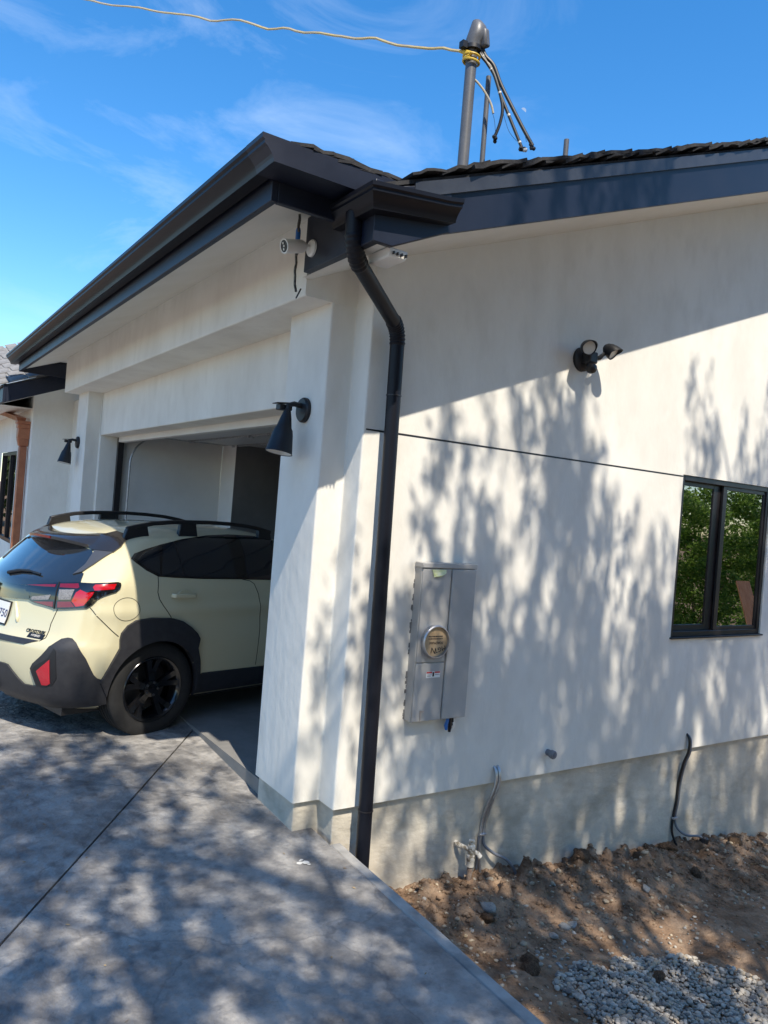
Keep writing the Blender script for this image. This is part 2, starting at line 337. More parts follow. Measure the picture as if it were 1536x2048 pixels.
# -- vertical plan outlines, rounded corners
def extrude_path(path, z0, z1, name, mat, closed=False):
    mb = MB(); n = len(path); zs = [z0, z1]
    vs = [(x, y, z) for z in zs for x, y in path]
    fs = [(i, i + 1, n + i + 1, n + i) for i in range(n - 1)]
    mb.add(vs, fs)
    return mb
pl = arc_corner([(0.42, 0.515), (0.0, 0.515), (0.0, 0.0), (XF, 0.0), (XF, YS), (0.26, YS)], 0.014)
mb = extrude_path(pl, ZB, 3.6, '', None)
n0 = len(pl)
mb.add([(x, y, ZB) for x, y in pl] + [(0.42, 0.2, ZB)], [tuple(range(n0)) + (n0,)])
mb.build('front_pier', M['stucco'], house, smooth=True, angle=50)
pl = arc_corner([(XF, 7.55), (XF, 6.42), (0.0, 6.42), (0.0, 5.90), (XF, 5.90), (XF, 5.865), (0.44, 5.865)], 0.012)
mb = extrude_path(pl, 0.0, 3.05, '', None); mb.build('front_pier', M['stucco'], house, smooth=True, angle=50)
# header panel over the opening, with its underside
mb = MB(); hp = arc_corner([(XF, 3.2), (XF, 2.512), (0.44, 2.512)], 0.012)
mb.add([(x, y, z) for y in (0.50, 5.90) for x, z in hp], [(i, i + 1, len(hp) + i + 1, len(hp) + i) for i in range(len(hp) - 1)])
mb.build('header_panel', M['stucco'], house, smooth=True, angle=50)
# projecting beam under the raised eave
bp = arc_corner([(0.3, 3.58), (-0.175, 3.58), (-0.175, 3.025), (0.3, 3.025)], 0.014)
mb = MB(); nb = len(bp); y0, y1 = -0.004, 6.405
mb.add([(x, y, z) for y in (y0, y1) for x, z in bp], [(i, i + 1, nb + i + 1, nb + i) for i in range(nb - 1)] + [tuple(range(nb)), tuple(range(nb, 2 * nb))])
mb.build('beam', M['stucco'], house, smooth=True, angle=50)
# side wall with a window opening and a recessed reveal line
WX0, WX1, WZ0, WZ1 = 3.10, 4.345, 1.07, 2.335
def face_grid(xs, zs, hole, y, flip=False):
    mb = MB()
    for i in range(len(xs) - 1):
        for j in range(len(zs) - 1):
            a, b_ = xs[i], xs[i + 1]; c, d = zs[j], zs[j + 1]
            if hole and a >= hole[0] - 1e-6 and b_ <= hole[1] + 1e-6 and c >= hole[2] - 1e-6 and d <= hole[3] + 1e-6: continue
            mb.add([(a, y, c), (b_, y, c), (b_, y, d), (a, y, d)], [(0, 1, 2, 3)])
    return mb
XE = 10.0
mb = face_grid([0.26, 1.2, 2.2, WX0, WX1, 6, XE], [ZB, WZ0, 2.314], (WX0, WX1, WZ0, 2.4), YS)
mb.add([(0.26, YS, ZB), (XE, YS, ZB), (XE, YS + 0.1, ZB), (0.26, YS + 0.1, ZB)], [(0, 1, 2, 3)])
mb.add([(0.2, YS, 2.314), (WX0, YS, 2.314), (WX0, YS + 0.03, 2.314), (0.2, YS + 0.03, 2.314)], [(0, 1, 2, 3)])
D_ = 0.09
for a, b_ in (((WX0, WZ0), (WX1, WZ0)), ((WX0, WZ0), (WX0, WZ1)), ((WX1, WZ0), (WX1, WZ1)), ((WX0, WZ1), (WX1, WZ1))):
    mb.add([(a[0], YS, a[1]), (b_[0], YS, b_[1]), (b_[0], YS + D_, b_[1]), (a[0], YS + D_, a[1])], [(0, 1, 2, 3)])
mb.add([(WX1, YS, 2.314), (XE, YS, 2.314), (XE, YS, WZ1), (WX1, YS, WZ1)], [(0, 1, 2, 3)])
mb.build('side_wall', M['stucco'], house, weld=True)
mb = MB(); xs_ = [0.26, 1.2, 2.2, WX0, WX1, 6, XE]
for a, b_ in zip(xs_, xs_[1:]):
    z0 = 2.326 if b_ <= WX0 + .01 else WZ1
    mb.add([(a, YS, z0), (b_, YS, z0), (b_, YS, rz(b_) + 0.2), (a, YS, rz(a) + 0.2)], [(0, 1, 2, 3)])
mb.add([(0.2, YS, 2.326), (WX0, YS, 2.326), (WX0, YS + 0.03, 2.326), (0.2, YS + 0.03, 2.326)], [(0, 1, 2, 3)])
mb.build('upper_side_wall', M['stucco'], house, weld=True)
MB().box((0.185, YS - 0.0015, 2.3155), (WX0 - 0.004, YS + 0.02, 2.3245)).build('reveal_strip', M['bronze'], house)
# foundation, set back under the stucco
fy = YS + 0.034
pl = [(0.42, 0.50), (0.022, 0.50), (0.022, 0.026), (XF + 0.022, 0.026), (XF + 0.022, fy), (XE, fy)]
mb = MB(); zs_ = [-1.3, -0.3, 0.0, ZB + 0.002]; px = arc_corner(pl, 0.008, 3); n = len(px)
mb.add([(x, y, z) for z in zs_ for x, y in px], [(j * n + i, j * n + i + 1, (j + 1) * n + i + 1, (j + 1) * n + i) for j in range(3) for i in range(n - 1)])
mb.build('foundation', M['concrete'], house, smooth=True, angle=40)

# -- window
win = empty('window', (WX0, YS, WZ0)); par(win, house)
yo = YS + 0.012
mb = MB(); fw = 0.042
mb.box((WX0 + .002, yo, WZ0 + .002), (WX0 + fw, yo + .07, WZ1 - .002)).box((WX1 - fw, yo, WZ0 + .002), (WX1 - .002, yo + .07, WZ1 - .002))
mb.box((WX0 + fw, yo, WZ1 - fw), (WX1 - fw, yo + .07, WZ1 - .002)).box((WX0 + fw, yo, WZ0 + .002), (WX1 - fw, yo + .07, WZ0 + fw))
mb.build('frame', M['bronze'], win, bevel=0.003)
def sash(x0, x1, y, wl_, wr, wt=.035, wb=.045):
    mb = MB(); z0, z1 = WZ0 + fw, WZ1 - fw
    mb.box((x0, y, z0), (x0 + wl_, y + .022, z1)).box((x1 - wr, y, z0), (x1, y + .022, z1)).box((x0 + wl_, y, z1 - wt), (x1 - wr, y + .022, z1)).box((x0 + wl_, y, z0), (x1 - wr, y + .022, z0 + wb))
    s_ = mb.build('sash', M['bronze'], win, bevel=0.002)
    p_ = MB().box((x0 + wl_ - .003, y + .010, z0 + wb - .003), (x1 - wr + .003, y + .013, z1 - wt + .003)).build('pane', M['glass'], win)
sash(WX0 + fw, 3.70, yo + .040, 0.022, 0.105)
sash(3.685, WX1 - fw, yo + .012, 0.052, 0.022, .03, .03)
MB().box((WX0 - .012, YS - .022, WZ0 - .012), (WX1 + .01, yo + .05, WZ0 + .0015)).build('sill', M['bronze'], win, bevel=0.003)
# the dark room behind it
rm = MB(); x0, x1, y0, y1, z0, z1 = 2.7, 6.0, YS + 0.1, 3.4, 0.15, 2.75
rm.add([(x0, y0, z0), (x1, y0, z0), (x1, y1, z0), (x0, y1, z0), (x0, y0, z1), (x1, y0, z1), (x1, y1, z1), (x0, y1, z1)], [(0, 1, 2, 3), (4, 5, 6, 7), (1, 2, 6, 5), (2, 3, 7, 6), (3, 0, 4, 7)])
for a, b_, c, d in ((x0, WX0, z0, z1), (WX1, x1, z0, z1), (WX0, WX1, z0, WZ0), (WX0, WX1, WZ1, z1)): rm.add([(a, y0, c), (b_, y0, c), (b_, y0, d), (a, y0, d)], [(0, 1, 2, 3)])
rm.build('room_shell', M['drywall'], house)

# -- eaves
mb = MB()   # main soffit: level strip at the front, then rising with the rake
xs_ = [-0.20, -0.15, 0.163, 1.5, 3, 6, XE]; zz = lambda x: 3.118 if x <= -0.15 else 3.118 + (rz(0.163) + .012 - 3.118) * min(1, (x + .15) / .313) if x < 0.163 else rz(x) + .012
for a, b_ in zip(xs_, xs_[1:]):
    ye = -0.004 if b_ < 0.2 else YS + .05
    mb.add([(a, -0.785, zz(a)), (b_, -0.785, zz(b_)), (b_, ye, zz(b_)), (a, ye, zz(a))], [(0, 1, 2, 3)])
mb.build('soffit', M['soffit'], house, smooth=True, angle=40, weld=True)
mb = MB()   # soffit of the raised eave, sloping up from fascia to beam
mb.add([(-0.645, -0.53, 3.275), (-0.645, 6.83, 3.275), (-0.175, 6.83, 3.455), (-0.175, -0.53, 3.455)], [(0, 1, 2, 3)])
mb.add([(-0.175, -0.53, 3.455), (-0.175, -0.004, 3.455), (0.3, -0.004, 3.47), (0.3, -0.53, 3.47)], [(0, 1, 2, 3)])
mb.add([(-0.175, 6.40, 3.455), (-0.175, 6.83, 3.455), (0.3, 6.83, 3.47), (0.3, 6.40, 3.47)], [(0, 1, 2, 3)])
mb.build('raised_soffit', M['soffit'], house)
MB().box((-0.258, -0.795, 3.106), (-0.216, -0.125, 3.40)).build('eave_fascia', M['trim'], house, bevel=0.004)
xb = [-0.2585, -0.15, 0.163]; 
mb = MB()
mb.prism([(-0.2585, -0.812, 3.106), (-0.15, -0.812, 3.106), (0.172, -0.812, rz(0.172)), (0.172, -0.812, rt(0.172) - .02), (-0.2585, -0.812, rt(-0.2585) - .0)], (0, 0.03, 0)); mb.build('eave_return', M['trim'], house, bevel=0.004)
mb = MB(); mb.prism([(0.172, -0.800, rz(0.172) + .001), (XE, -0.800, rz(XE)), (XE, -0.800, rt(XE)), (0.172, -0.800, rt(0.172))], (0, 0.032, 0)); mb.build('rake_fascia', M['trim'], house)
mb = MB(); mb.prism([(-0.05, -0.818, rt(-0.05) - .068), (XE, -0.818, rt(XE) - .068), (XE, -0.818, rt(XE) + .004), (-0.05, -0.818, rt(-0.05) + .004)], (0, 0.016, 0)); mb.build('drip_edge', nmat('drip_edge_paint', (0.030, 0.034, 0.046), (0.045, 0.050, 0.062), 6, 5, 0.4, 0.05, 30), house)
# raised eave box: recessed lower fascia and proud upper band
MB().box((-0.655, -0.534, 3.256), (-0.622, 6.84, 3.42)).build('raised_fascia', M['trim'], house, bevel=0.004)
MB().box((-0.6215, -0.534, 3.256), (0.0, -0.502, 3.42)).build('raised_fascia', M['trim'], house, bevel=0.004)
MB().box((-0.6215, 6.806, 3.256), (0.0, 6.84, 3.42)).build('raised_fascia', M['trim'], house, bevel=0.004)
mb = MB(); mb.prism([(x, -0.716, z) for x, z in ((0.05, 3.352), (0.05, 3.461), (-0.7965, 3.461), (-0.7965, 3.440), (-0.7845, 3.432), (-0.7845, 3.418), (-0.7705, 3.410), (-0.7465, 3.382), (-0.7405, 3.370), (-0.7345, 3.352))], (0, 0.1815, 0)); mb.build('side_band', M['trim'], house)
MB().box((-0.700, 6.8405, 3.36), (0.05, 6.97, 3.452)).build('side_band', M['trim'], house, bevel=0.004)
# K-style gutters: (outward, up)
KP = [(0.0, 0.0), (0.062, 0.0), (0.068, 0.018), (0.074, 0.030), (0.098, 0.058), (0.112, 0.066), (0.112, 0.080), (0.124, 0.088), (0.124, 0.108), (0.110, 0.108), (0.110, 0.098), (0.008, 0.098), (0.0, 0.108)]
mb = MB(); mb.sweep([(-0.672, 6.975, 3.352), (-0.672, -0.535, 3.352)], [(-(-a) * 1.0, b_) for a, b_ in KP]); gut = mb.build('gutter', M['gutter'], house, smooth=True, angle=28)
mb = MB(); mb.box((-0.672, -0.60, 3.40), (-0.656, 6.8, 3.45)); mb.build('gutter_board', M['trim'], house)
# short corner gutter: along the front, mitred round the corner and along the return
def gut_piece(name, frames):
    mb = MB(); m_ = len(KP); vs = []
    for p, o_, s_ in frames: vs += [Vector(p) + Vector(o_) * a + Vector((0, 0, b_ * s_)) for a, b_ in KP]
    nfr = len(frames); fs = [(i * m_ + j, (i + 1) * m_ + j, (i + 1) * m_ + (j + 1) % m_, i * m_ + (j + 1) % m_) for i in range(nfr - 1) for j in range(m_)]
    fs += [tuple(range(m_)), tuple(range((nfr - 1) * m_, nfr * m_))]
    mb.add(vs, fs); return mb.build(name, M['gutter'], house, smooth=True, angle=28)
zg = 3.226
gut_piece('corner_gutter', [((-0.259, -0.50, zg), (-0.72, 0, 0), 0.92), ((-0.259, -0.813, zg), (-0.72, -0.86, 0), 0.92), ((0.095, -0.813, zg + .052), (0, -0.86, 0), 0.92), ((0.165, -0.813, zg + .064), (0.05, -0.86, 0), 0.95)])

# -- downspout: round pipe with crimped elbows
ds = empty('downspout', (0.34, -0.245, -0.12)); par(ds, house)
A0, A1, A2, A3 = Vector((-0.288, -0.672, 3.235)), Vector((-0.268, -0.664, 3.07)), Vector((0.298, -0.247, 2.893)), Vector((0.343, -0.243, -0.16))
rp = 0.043
def elbow(p, q, r_, name):
    d1 = (p[0] - p[1]).normalized(); d2 = (p[2] - p[1]).normalized(); L = 0.095; pts = []; rad = []
    for k in range(25):
        t = k / 24; a = p[1] + d1 * L * (1 - t); b2 = p[1] + d2 * L * t
        pts.append((p[1] + d1 * L) * (1 - t) ** 2 + p[1] * 2 * t * (1 - t) + (p[1] + d2 * L) * t * t)
        rad.append(r_ + (0.0042 if k % 3 == 1 else 0.0) - 0.001)
    MB().tube(pts, rad, 20).build(name, M['gutter'], ds, smooth=True, angle=60)
elbow((A0, A1, A2), 0, rp, 'elbow'); elbow((A1, A2, A3), 0, rp, 'elbow')
dd = lambda a, b_: (b_ - a).normalized()
MB().tube([A0 + Vector((0, 0, .03)), A1 + dd(A1, A0) * .09], rp - .002, 20).build('pipe', M['gutter'], ds, smooth=True)
MB().tube([A1 + dd(A1, A2) * .09, A2 + dd(A2, A1) * .09], rp - .002, 20).build('pipe', M['gutter'], ds, smooth=True)
MB().tube([A2 + dd(A2, A3) * .09, A3], rp - .002, 20).build('pipe', M['gutter'], ds, smooth=True)
for z in (2.52, 0.175):
    p_ = A2 + (A3 - A2) * ((A2.z - z) / (A2.z - A3.z)); MB().tube([p_ + Vector((0, 0, .003)), p_ - Vector((0, 0, .003))], rp + .0015, 20).build('joint_ring', M['bronze'], ds, smooth=True)

# -- roof planes and the shingles along its edges
roof = MB(); th = 0.02
roof.prism([(-0.30, -0.812, rt(-0.30)), (XE, -0.812, rt(XE)), (XE, -0.53, rt(XE)), (-0.30, -0.53, rt(-0.30))], (0, 0, th))
roof.prism([(0.06, -0.53, rt(0.06)), (XE, -0.53, rt(XE)), (XE, 7.0, rt(XE)), (0.06, 7.0, rt(0.06))], (0, 0, th))
roof.prism([(-0.74, -0.705, 3.4525), (0.25, -0.705, 3.470), (0.25, 6.96, 3.470), (-0.74, 6.96, 3.4525)], (0, 0, 0.010))
roof = roof.build('roof', M['shingle'], house)
def shingle_mesh(w, d, t, seed):
    rnd = random.Random(seed); nx = 7; vs = []; fs = []
    for i in range(nx):
        u = i / (nx - 1); lift = 0.012 * rnd.random() + 0.010 * math.sin(u * math.pi * rnd.uniform(.8, 1.6)); fr = rnd.uniform(-.008, .008)
        for (y, z) in ((fr, lift), (d, 0), (d, t), (fr, t + lift)): vs.append((u * w, y, z))
    for i in range(nx - 1):
        for j in range(4): fs.append((i * 4 + j, (i + 1) * 4 + j, (i + 1) * 4 + (j + 1) % 4, i * 4 + (j + 1) % 4))
    fs += [(0, 1, 2, 3), tuple(nx * 4 - 1 - k for k in range(4))]
    me = bpy.data.meshes.new('shingle'); me.from_pydata(vs, [], fs); me.materials.append(M['shingle']); return me
sh = [shingle_mesh(0.27 + 0.05 * k, 0.32, 0.013 + .003 * (k % 3), k) for k in range(5)]
ang = math.atan(0.3855); rnd = random.Random(5); x = -0.08; k = 0
while x < 5.6:
    o = bpy.data.objects.new('shingle', sh[k % 5]); col.objects.link(o); par(o, roof)
    o.location = (x, -0.842 + rnd.uniform(-.008, .008), rt(x) + th + 0.002); o.rotation_euler = (0, -ang - 0.035 - rnd.uniform(0, .03), 0)
    x += 0.155 + rnd.uniform(-.02, .03); k += 1
for (x, w_, dz) in ((-0.66, 1.0, 0.012), (-0.55, 1.0, 0.013), (-0.42, .95, 0.009), (-0.30, 1.0, .012)):
    o = bpy.data.objects.new('shingle', sh[k % 5]); k += 1; col.objects.link(o); par(o, roof)
    o.location = (x, -0.716, 3.436 + dz); o.rotation_euler = (0, -0.02, 0); o.scale = (w_, 1, 1)

# -- garage interior
gz = 0.121
fl = MB().box((0.048, 0.40, gz - .15), (7.2, 5.95, gz)).build('garage_floor', nmat('garage_slab', (0.17, 0.165, 0.155), (0.25, 0.24, 0.225), 3, 7, 0.7, 0.3, 20, c3=(0.19, 0.185, 0.18), s3=6, f3=.5), house)
MB().box((0.37, 5.87, gz), (1.74, 5.98, 3.0)).build('garage_wall', M['drywall'], house)
MB().box((1.74, 5.41, gz), (1.80, 5.869, 3.0)).build('garage_wall', M['drywall'], house)
M['darkwall'] = nmat('dark_grey_garage_wall', (0.15, 0.145, 0.14), (0.19, 0.18, 0.175), 2, 5, 0.85, 0.08, 30, spec=0.25)  # darker grey than the other garage walls
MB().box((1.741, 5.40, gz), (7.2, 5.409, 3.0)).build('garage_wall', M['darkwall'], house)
MB().box((7.2, -0.05, gz), (7.3, 5.98, 3.0)).build('garage_wall', M['drywall'], house)
MB().box((0.43, -0.02, gz), (2.69, 0.28, 3.0)).build('garage_wall', M['drywall'], house)
MB().box((2.69, 3.45, gz), (7.2, 3.55, 3.0)).build('garage_wall', M['drywall'], house)
MB().box((0.43, -0.02, 3.0), (7.3, 5.98, 3.08)).build('garage_ceiling', M['drywall'], house)
MB().box((0.44, 0.28, 2.55), (0.50, 5.87, 3.0)).build('garage_wall', M['drywall'], house)
jm = MB().box((0.372, 5.80, gz), (0.44, 5.864, 2.50)).build('door_jamb', M['bronze'], house)
MB().box((0.372, 0.52, gz), (0.44, 0.57, 2.50)).build('door_jamb', M['bronze'], house)
MB().box((0.372, 0.571, 2.45), (0.44, 5.799, 2.511)).build('door_jamb', M['drywall'], house)
door = empty('garage_door', (0.6, 3.2, 2.6)); par(door, house)
for k in range(4):
    x0 = 0.62 + k * 0.565; z0 = 2.555 + k * 0.004
    p_ = MB().box((x0, 0.60, z0), (x0 + 0.55, 5.62, z0 + 0.045)).build('door_panel', M['doorwhite'], door, bevel=0.004)
    MB().box((x0, 0.62, z0 - .022), (x0 + .03, 5.6, z0 - .0005)).build('strut', M['steel'], p_)
    for y in (0.75, 2.2, 3.7, 5.45):
        MB().box((x0 + .535, y, z0 - .03), (x0 + .60, y + .07, z0 - .001)).tube([(x0 + .567, y - .03, z0 - .02), (x0 + .567, y + .1, z0 - .02)], .012, 8).build('hinge', M['steel'], p_)
for y in (5.70, 0.52):
    pts = [(0.50, y, gz)] + [(0.50, y, 0.3 + .2 * i) for i in range(10)] + [(0.50 + .36 * (1 - math.cos(t)), y, 2.2 + .36 * math.sin(t)) for t in [i * math.pi / 16 for i in range(9)]] + [(1.2, y, 2.56), (3.2, y, 2.58)]
    mb = MB(); mb.tube(pts, 0.012, 8); mb.build('track', M['steel'], door, smooth=True)

# ================================================================== wing of the house at the far left
wing = empty('house_wing', (-0.35, 7.5, 0)); tag(wing, 'far wing of the white house with grey shingles and copper downspout', 'house')
XW, YW = -0.35, 7.5
pl = arc_corner([(0.4, YW), (XW, YW), (XW, 7.62)], 0.015); n = len(pl)
mb = MB(); mb.add([(x, y, z) for z in (-0.2, 3.6) for x, y in pl], [(i, i + 1, n + i + 1, n + i) for i in range(n - 1)]); mb.build('side_wall', M['stucco'], wing, smooth=True, angle=50)
# front face with a window
wy0, wy1, wz0, wz1 = 8.62, 10.2, 0.95, 2.32
mb = MB()
for a, b_, c, d in ((7.62, wy0, -.2, 3.6), (wy1, 13, -.2, 3.6), (wy0, wy1, -.2, wz0), (wy0, wy1, wz1, 3.6)): mb.add([(XW, a, c), (XW, b_, c), (XW, b_, d), (XW, a, d)], [(0, 1, 2, 3)])
mb.build('front_wall', M['stucco'], wing)
wv = empty('window', (XW, wy0, wz0)); par(wv, wing)
mb = MB(); q = .05
mb.box((XW + .01, wy0, wz0), (XW + .09, wy0 + q, wz1)).box((XW + .01, wy1 - q, wz0), (XW + .09, wy1, wz1)).box((XW + .01, wy0 + q, wz1 - q), (XW + .09, wy1 - q, wz1)).box((XW + .01, wy0 + q, wz0), (XW + .09, wy1 - q, wz0 + q)).box((XW + .012, 9.3, wz0 + q), (XW + .07, 9.38, wz1 - q))
mb.build('frame', M['bronze'], wv)
for a, b_ in ((wy0 + q, 9.3), (9.38, wy1 - q)): MB().box((XW + .045, a, wz0 + q), (XW + .05, b_, wz1 - q)).build('pane', M['glass'], wv)
MB().box((XW + .12, wy0 - .3, wz0 - .3), (XW + .15, wy1 + .3, wz1 + .3)).build('room_shell', pmat('unlit_room_panel', (.03, .03, .03), .9), wing)  # flat near-black panel: the unlit room's darkness is put into its colour
# eave box and rake board
def wr(x): return 3.165 + 0.41 * (x + 0.06)
mb = MB(); mb.prism([(-0.76, 6.99, wr(-.76) - .015), (0.16, 6.99, wr(.16) - .02), (0.16, 6.99, wr(.16) + .17), (-0.76, 6.99, wr(-.76) + .21)], (0, .035, 0)); mb.build('rake_fascia', M['trim'], wing, bevel=.004)
mb = MB(); mb.prism([(-0.795, 6.989, 2.862), (-0.795, 12, 2.862), (-0.795, 12, 3.10), (-0.795, 6.989, 3.10)], (.035, 0, 0)); mb.build('eave_fascia', M['trim'], wing, bevel=.004)
mb = MB(); mb.add([(-.76, 7.02, wr(-.76)), (.3, 7.02, wr(.3)), (.3, 7.55, wr(.3)), (-.76, 7.55, wr(-.76))], [(0, 1, 2, 3)]); mb.add([(-.76, 7.55, wr(-.76)), (XW, 7.55, wr(-.76)), (XW, 13, wr(-.76)), (-.76, 13, wr(-.76))], [(0, 1, 2, 3)]); mb.build('soffit', M['soffit'], wing)
# shingled slope facing the yard
def rp_(x, y): return wr(x) + .235 + 0.52 * (y - 6.95)
mb = MB(); mb.add([(-2.2, 6.97, rp_(-2.2, 6.97) - .02), (0.9, 6.97, rp_(.9, 6.97) - .02), (0.9, 10.5, rp_(.9, 10.5) - .02), (-2.2, 10.5, rp_(-2.2, 10.5) - .02)], [(0, 1, 2, 3)])
mb = MB(); mb.add([(-.80, 6.97, rp_(-.80, 6.97) - .02), (0.5, 6.97, rp_(.5, 6.97) - .02), (0.5, 8.1, rp_(.5, 8.1) - .02), (-.80, 8.1, rp_(-.80, 8.1) - .02)], [(0, 1, 2, 3)])
wroof = mb.build('roof', M['shingle_grey'], wing)
mb = MB(); mb.prism([(-.82, 7.03, wr(-.82) + .20), (.15, 7.03, wr(.15) + .20), (.15, 13, wr(.15) + .20), (-.82, 13, wr(-.82) + .20)], (0, 0, .02)); mb.build('lower_roof', M['shingle_grey'], wing)
gm = []
for k in range(4):
    me = bpy.data.meshes.new('shingle'); w_ = .15 + .025 * k; t_ = .012 + .004 * (k % 2)
    me.from_pydata([(0, 0, 0), (w_, 0, 0), (w_, .2, 0), (0, .2, 0), (.008, .004, t_), (w_ - .008, .004, t_), (w_ - .008, .2, t_ * .4), (.008, .2, t_ * .4)], [], [(0, 3, 2, 1), (4, 5, 6, 7), (0, 1, 5, 4), (1, 2, 6, 5), (2, 3, 7, 6), (3, 0, 4, 7)])
    me.materials.append(M['shingle_grey']); gm.append(me)
rnd = random.Random(3); sx = math.atan(.41); sy = math.atan(.52)
for r_ in range(8):
    y = 6.96 + r_ * .145; x = -.86 + rnd.uniform(-.06, .05)
    while x < .1:
        k = rnd.randrange(4); o = bpy.data.objects.new('shingle', gm[k]); col.objects.link(o); par(o, wroof)
        o.location = (x, y, rp_(x, y) - .012); o.rotation_euler = (sy - .03, -sx * .93, 0); x += .15 + .025 * k + .004
# copper leader head and downspout
cds = empty('copper_downspout', (XW - .07, 7.66, 0)); par(cds, wing)
mb = MB(); xc, yc_ = XW - .078, 7.68
for (z0, z1, a, b_) in ((2.66, 2.70, .092, .092), (2.60, 2.66, .080, .080), (2.46, 2.60, .072, .072)): mb.box((xc - a, yc_ - a, z0), (xc + .077, yc_ + a, z1))
def frustum(mb, z0, a0, z1, a1):
    vs = [(xc - a, yc_ - a, z) for z, a in ((z0, a0), (z1, a1))]
    P = [(xc - a0, yc_ - a0, z0), (xc + .07, yc_ - a0, z0), (xc + .07, yc_ + a0, z0), (xc - a0, yc_ + a0, z0), (xc - a1, yc_ - a1, z1), (xc + .07, yc_ - a1, z1), (xc + .07, yc_ + a1, z1), (xc - a1, yc_ + a1, z1)]
    mb.add(P, [(0, 3, 2, 1), (4, 5, 6, 7), (0, 1, 5, 4), (1, 2, 6, 5), (2, 3, 7, 6), (3, 0, 4, 7)])
frustum(mb, 2.36, .046, 2.4595, .070)
mb.build('leader_head', M['copper'], cds, bevel=.006)
MB().box((xc - .042, yc_ - .042, .05), (xc + .06, yc_ + .042, 2.3595)).build('pipe', M['copper'], cds, bevel=.012)
mb = MB(); mb.sweep([(xc - .03, 7.70, 2.69), (xc - .05, 8.6, 2.80), (xc - .07, 10.5, 3.0)], [(-.05, 0), (.05, 0), (.06, .06), (-.06, .06)]); mb.build('gutter', M['copper'], cds)

# ================================================================== wall lamps with motion sensor
def wall_lamp(y, z):
    t = empty('wall_lamp', (0.0, y, z))
    MB().lathe([(0.074, 0.0), (0.074, 0.018), (0.066, 0.028), (0.0, 0.030)], (-0.0015, y, z), (-1, 0, 0), 28).build('back_plate', M['lampblack'], t, smooth=True)
    MB().tube([(-.028, y, z + .022), (-.075, y + .002, z + .028), (-.110, y + .004, z + .016), (-.112, y + .004, z - .02)], .016, 10).build('arm', M['lampblack'], t, smooth=True)
    ax = Vector((.16, .04, 1)).normalized(); tp = Vector((-.112, y + .004, z - .008))
    prof = [(0.014, 0), (0.022, -.014), (0.033, -.055), (0.0445, -.108), (0.0535, -.122), (0.0615, -.155), (0.079, -.262), (0.0805, -.264), (0.076, -.262), (0.052, -.13), (.01, -.11)]
    MB().lathe(prof, tp, ax, 28).build('shade', M['lampblack'], t, smooth=True, angle=30)
    MB().lathe([(0.0, -.262), (0.0745, -.261), (0.074, -.254), (0.0, -.252)], tp, ax, 28).build('lens', M['lens'], t, smooth=True)
    h = MB(); h.tube([(-.045, y, z + .030), (-.085, y + .045, z + .026)], .011, 8); h.box((-.155, y + .02, z - .012), (-.075, y + .078, z + .020)); h.prism([(-.178, y + .014, z + .020), (-.070, y + .014, z + .032), (-.070, y + .084, z + .032), (-.178, y + .084, z + .020)], (0, 0, .006))
    h.build('motion_sensor', M['lampblack'], t, bevel=.004)
    return t
tag(wall_lamp(0.225, 2.425), 'large black bell-shaped wall lamp on the near garage pier', 'lamp', 'wall lamps beside the garage')
tag(wall_lamp(6.23, 2.415), 'small-looking black bell-shaped wall lamp on the far garage pier', 'lamp', 'wall lamps beside the garage')

# ================================================================== twin floodlight
fx, fz, y0 = 1.868, 3.008, YS
fl = empty('floodlight', (fx, y0, fz)); tag(fl, 'black twin-head motion floodlight on the white side wall', 'floodlight')
MB().lathe([(0.083, 0), (0.083, .022), (0.070, .040), (0.045, .052), (0, .055)], (fx, y0 - .0015, fz), (0, -1, 0), 28).build('back_plate', M['lampblack'], fl, smooth=True, angle=30)
MB().box((fx - .045, y0 - .12, fz - .04), (fx + .035, y0 - .045, fz + .04)).build('body', M['lampblack'], fl, bevel=.012)
def head(c, ax, nm):
    ax = Vector(ax).normalized(); c = Vector(c)
    h = MB().lathe([(0.018, -.075), (0.034, -.06), (0.046, -.03), (0.051, .0), (0.051, .012), (0.046, .012), (0.046, .002), (.0, .0)], c, ax, 26)
    up = Vector((0, 0, 1)); sd = ax.cross(up).normalized(); u2 = sd.cross(ax).normalized(); vs = []
    for k in range(13):                                    # hood over the lens
        a = math.pi * (k / 12); r_ = .0515; d = math.sin(a)
        p_ = c + sd * math.cos(a) * r_ + u2 * math.sin(a) * r_; vs += [p_ + ax * .008, p_ + ax * (.012 + .032 * d), c + (p_ - c) * .93 + ax * (.012 + .032 * d), c + (p_ - c) * .93 + ax * .008]
    h.add(vs, [(i * 4 + j, i * 4 + 4 + j, i * 4 + 4 + (j + 1) % 4, i * 4 + (j + 1) % 4) for i in range(12) for j in range(4)])
    o = h.build('lamp_head', M['lampblack'], fl, smooth=True, angle=40)
    MB().lathe([(0, .0035), (0.044, .0035), (0.044, .006), (0, .0065)], c, ax, 24).build('lens', M['lens'], o, smooth=True)
head((fx - .100, y0 - .150, fz + .045), (-.35, -.85, -.28), 'a'); head((fx + .140, y0 - .150, fz + .055), (.28, -.72, -.55), 'b')
MB().tube([(fx - .03, y0 - .10, fz + .01), (fx - .085, y0 - .10, fz + .035)], .014, 10).build('knuckle', M['lampblack'], fl, smooth=True)
MB().tube([(fx + .02, y0 - .09, fz - .005), (fx + .06, y0 - .105, fz + .008), (fx + .095, y0 - .11, fz + .04), (fx + .125, y0 - .11, fz + .07)], [.013, .016, .013, .012], 10).build('knuckle', M['lampblack'], fl, smooth=True)
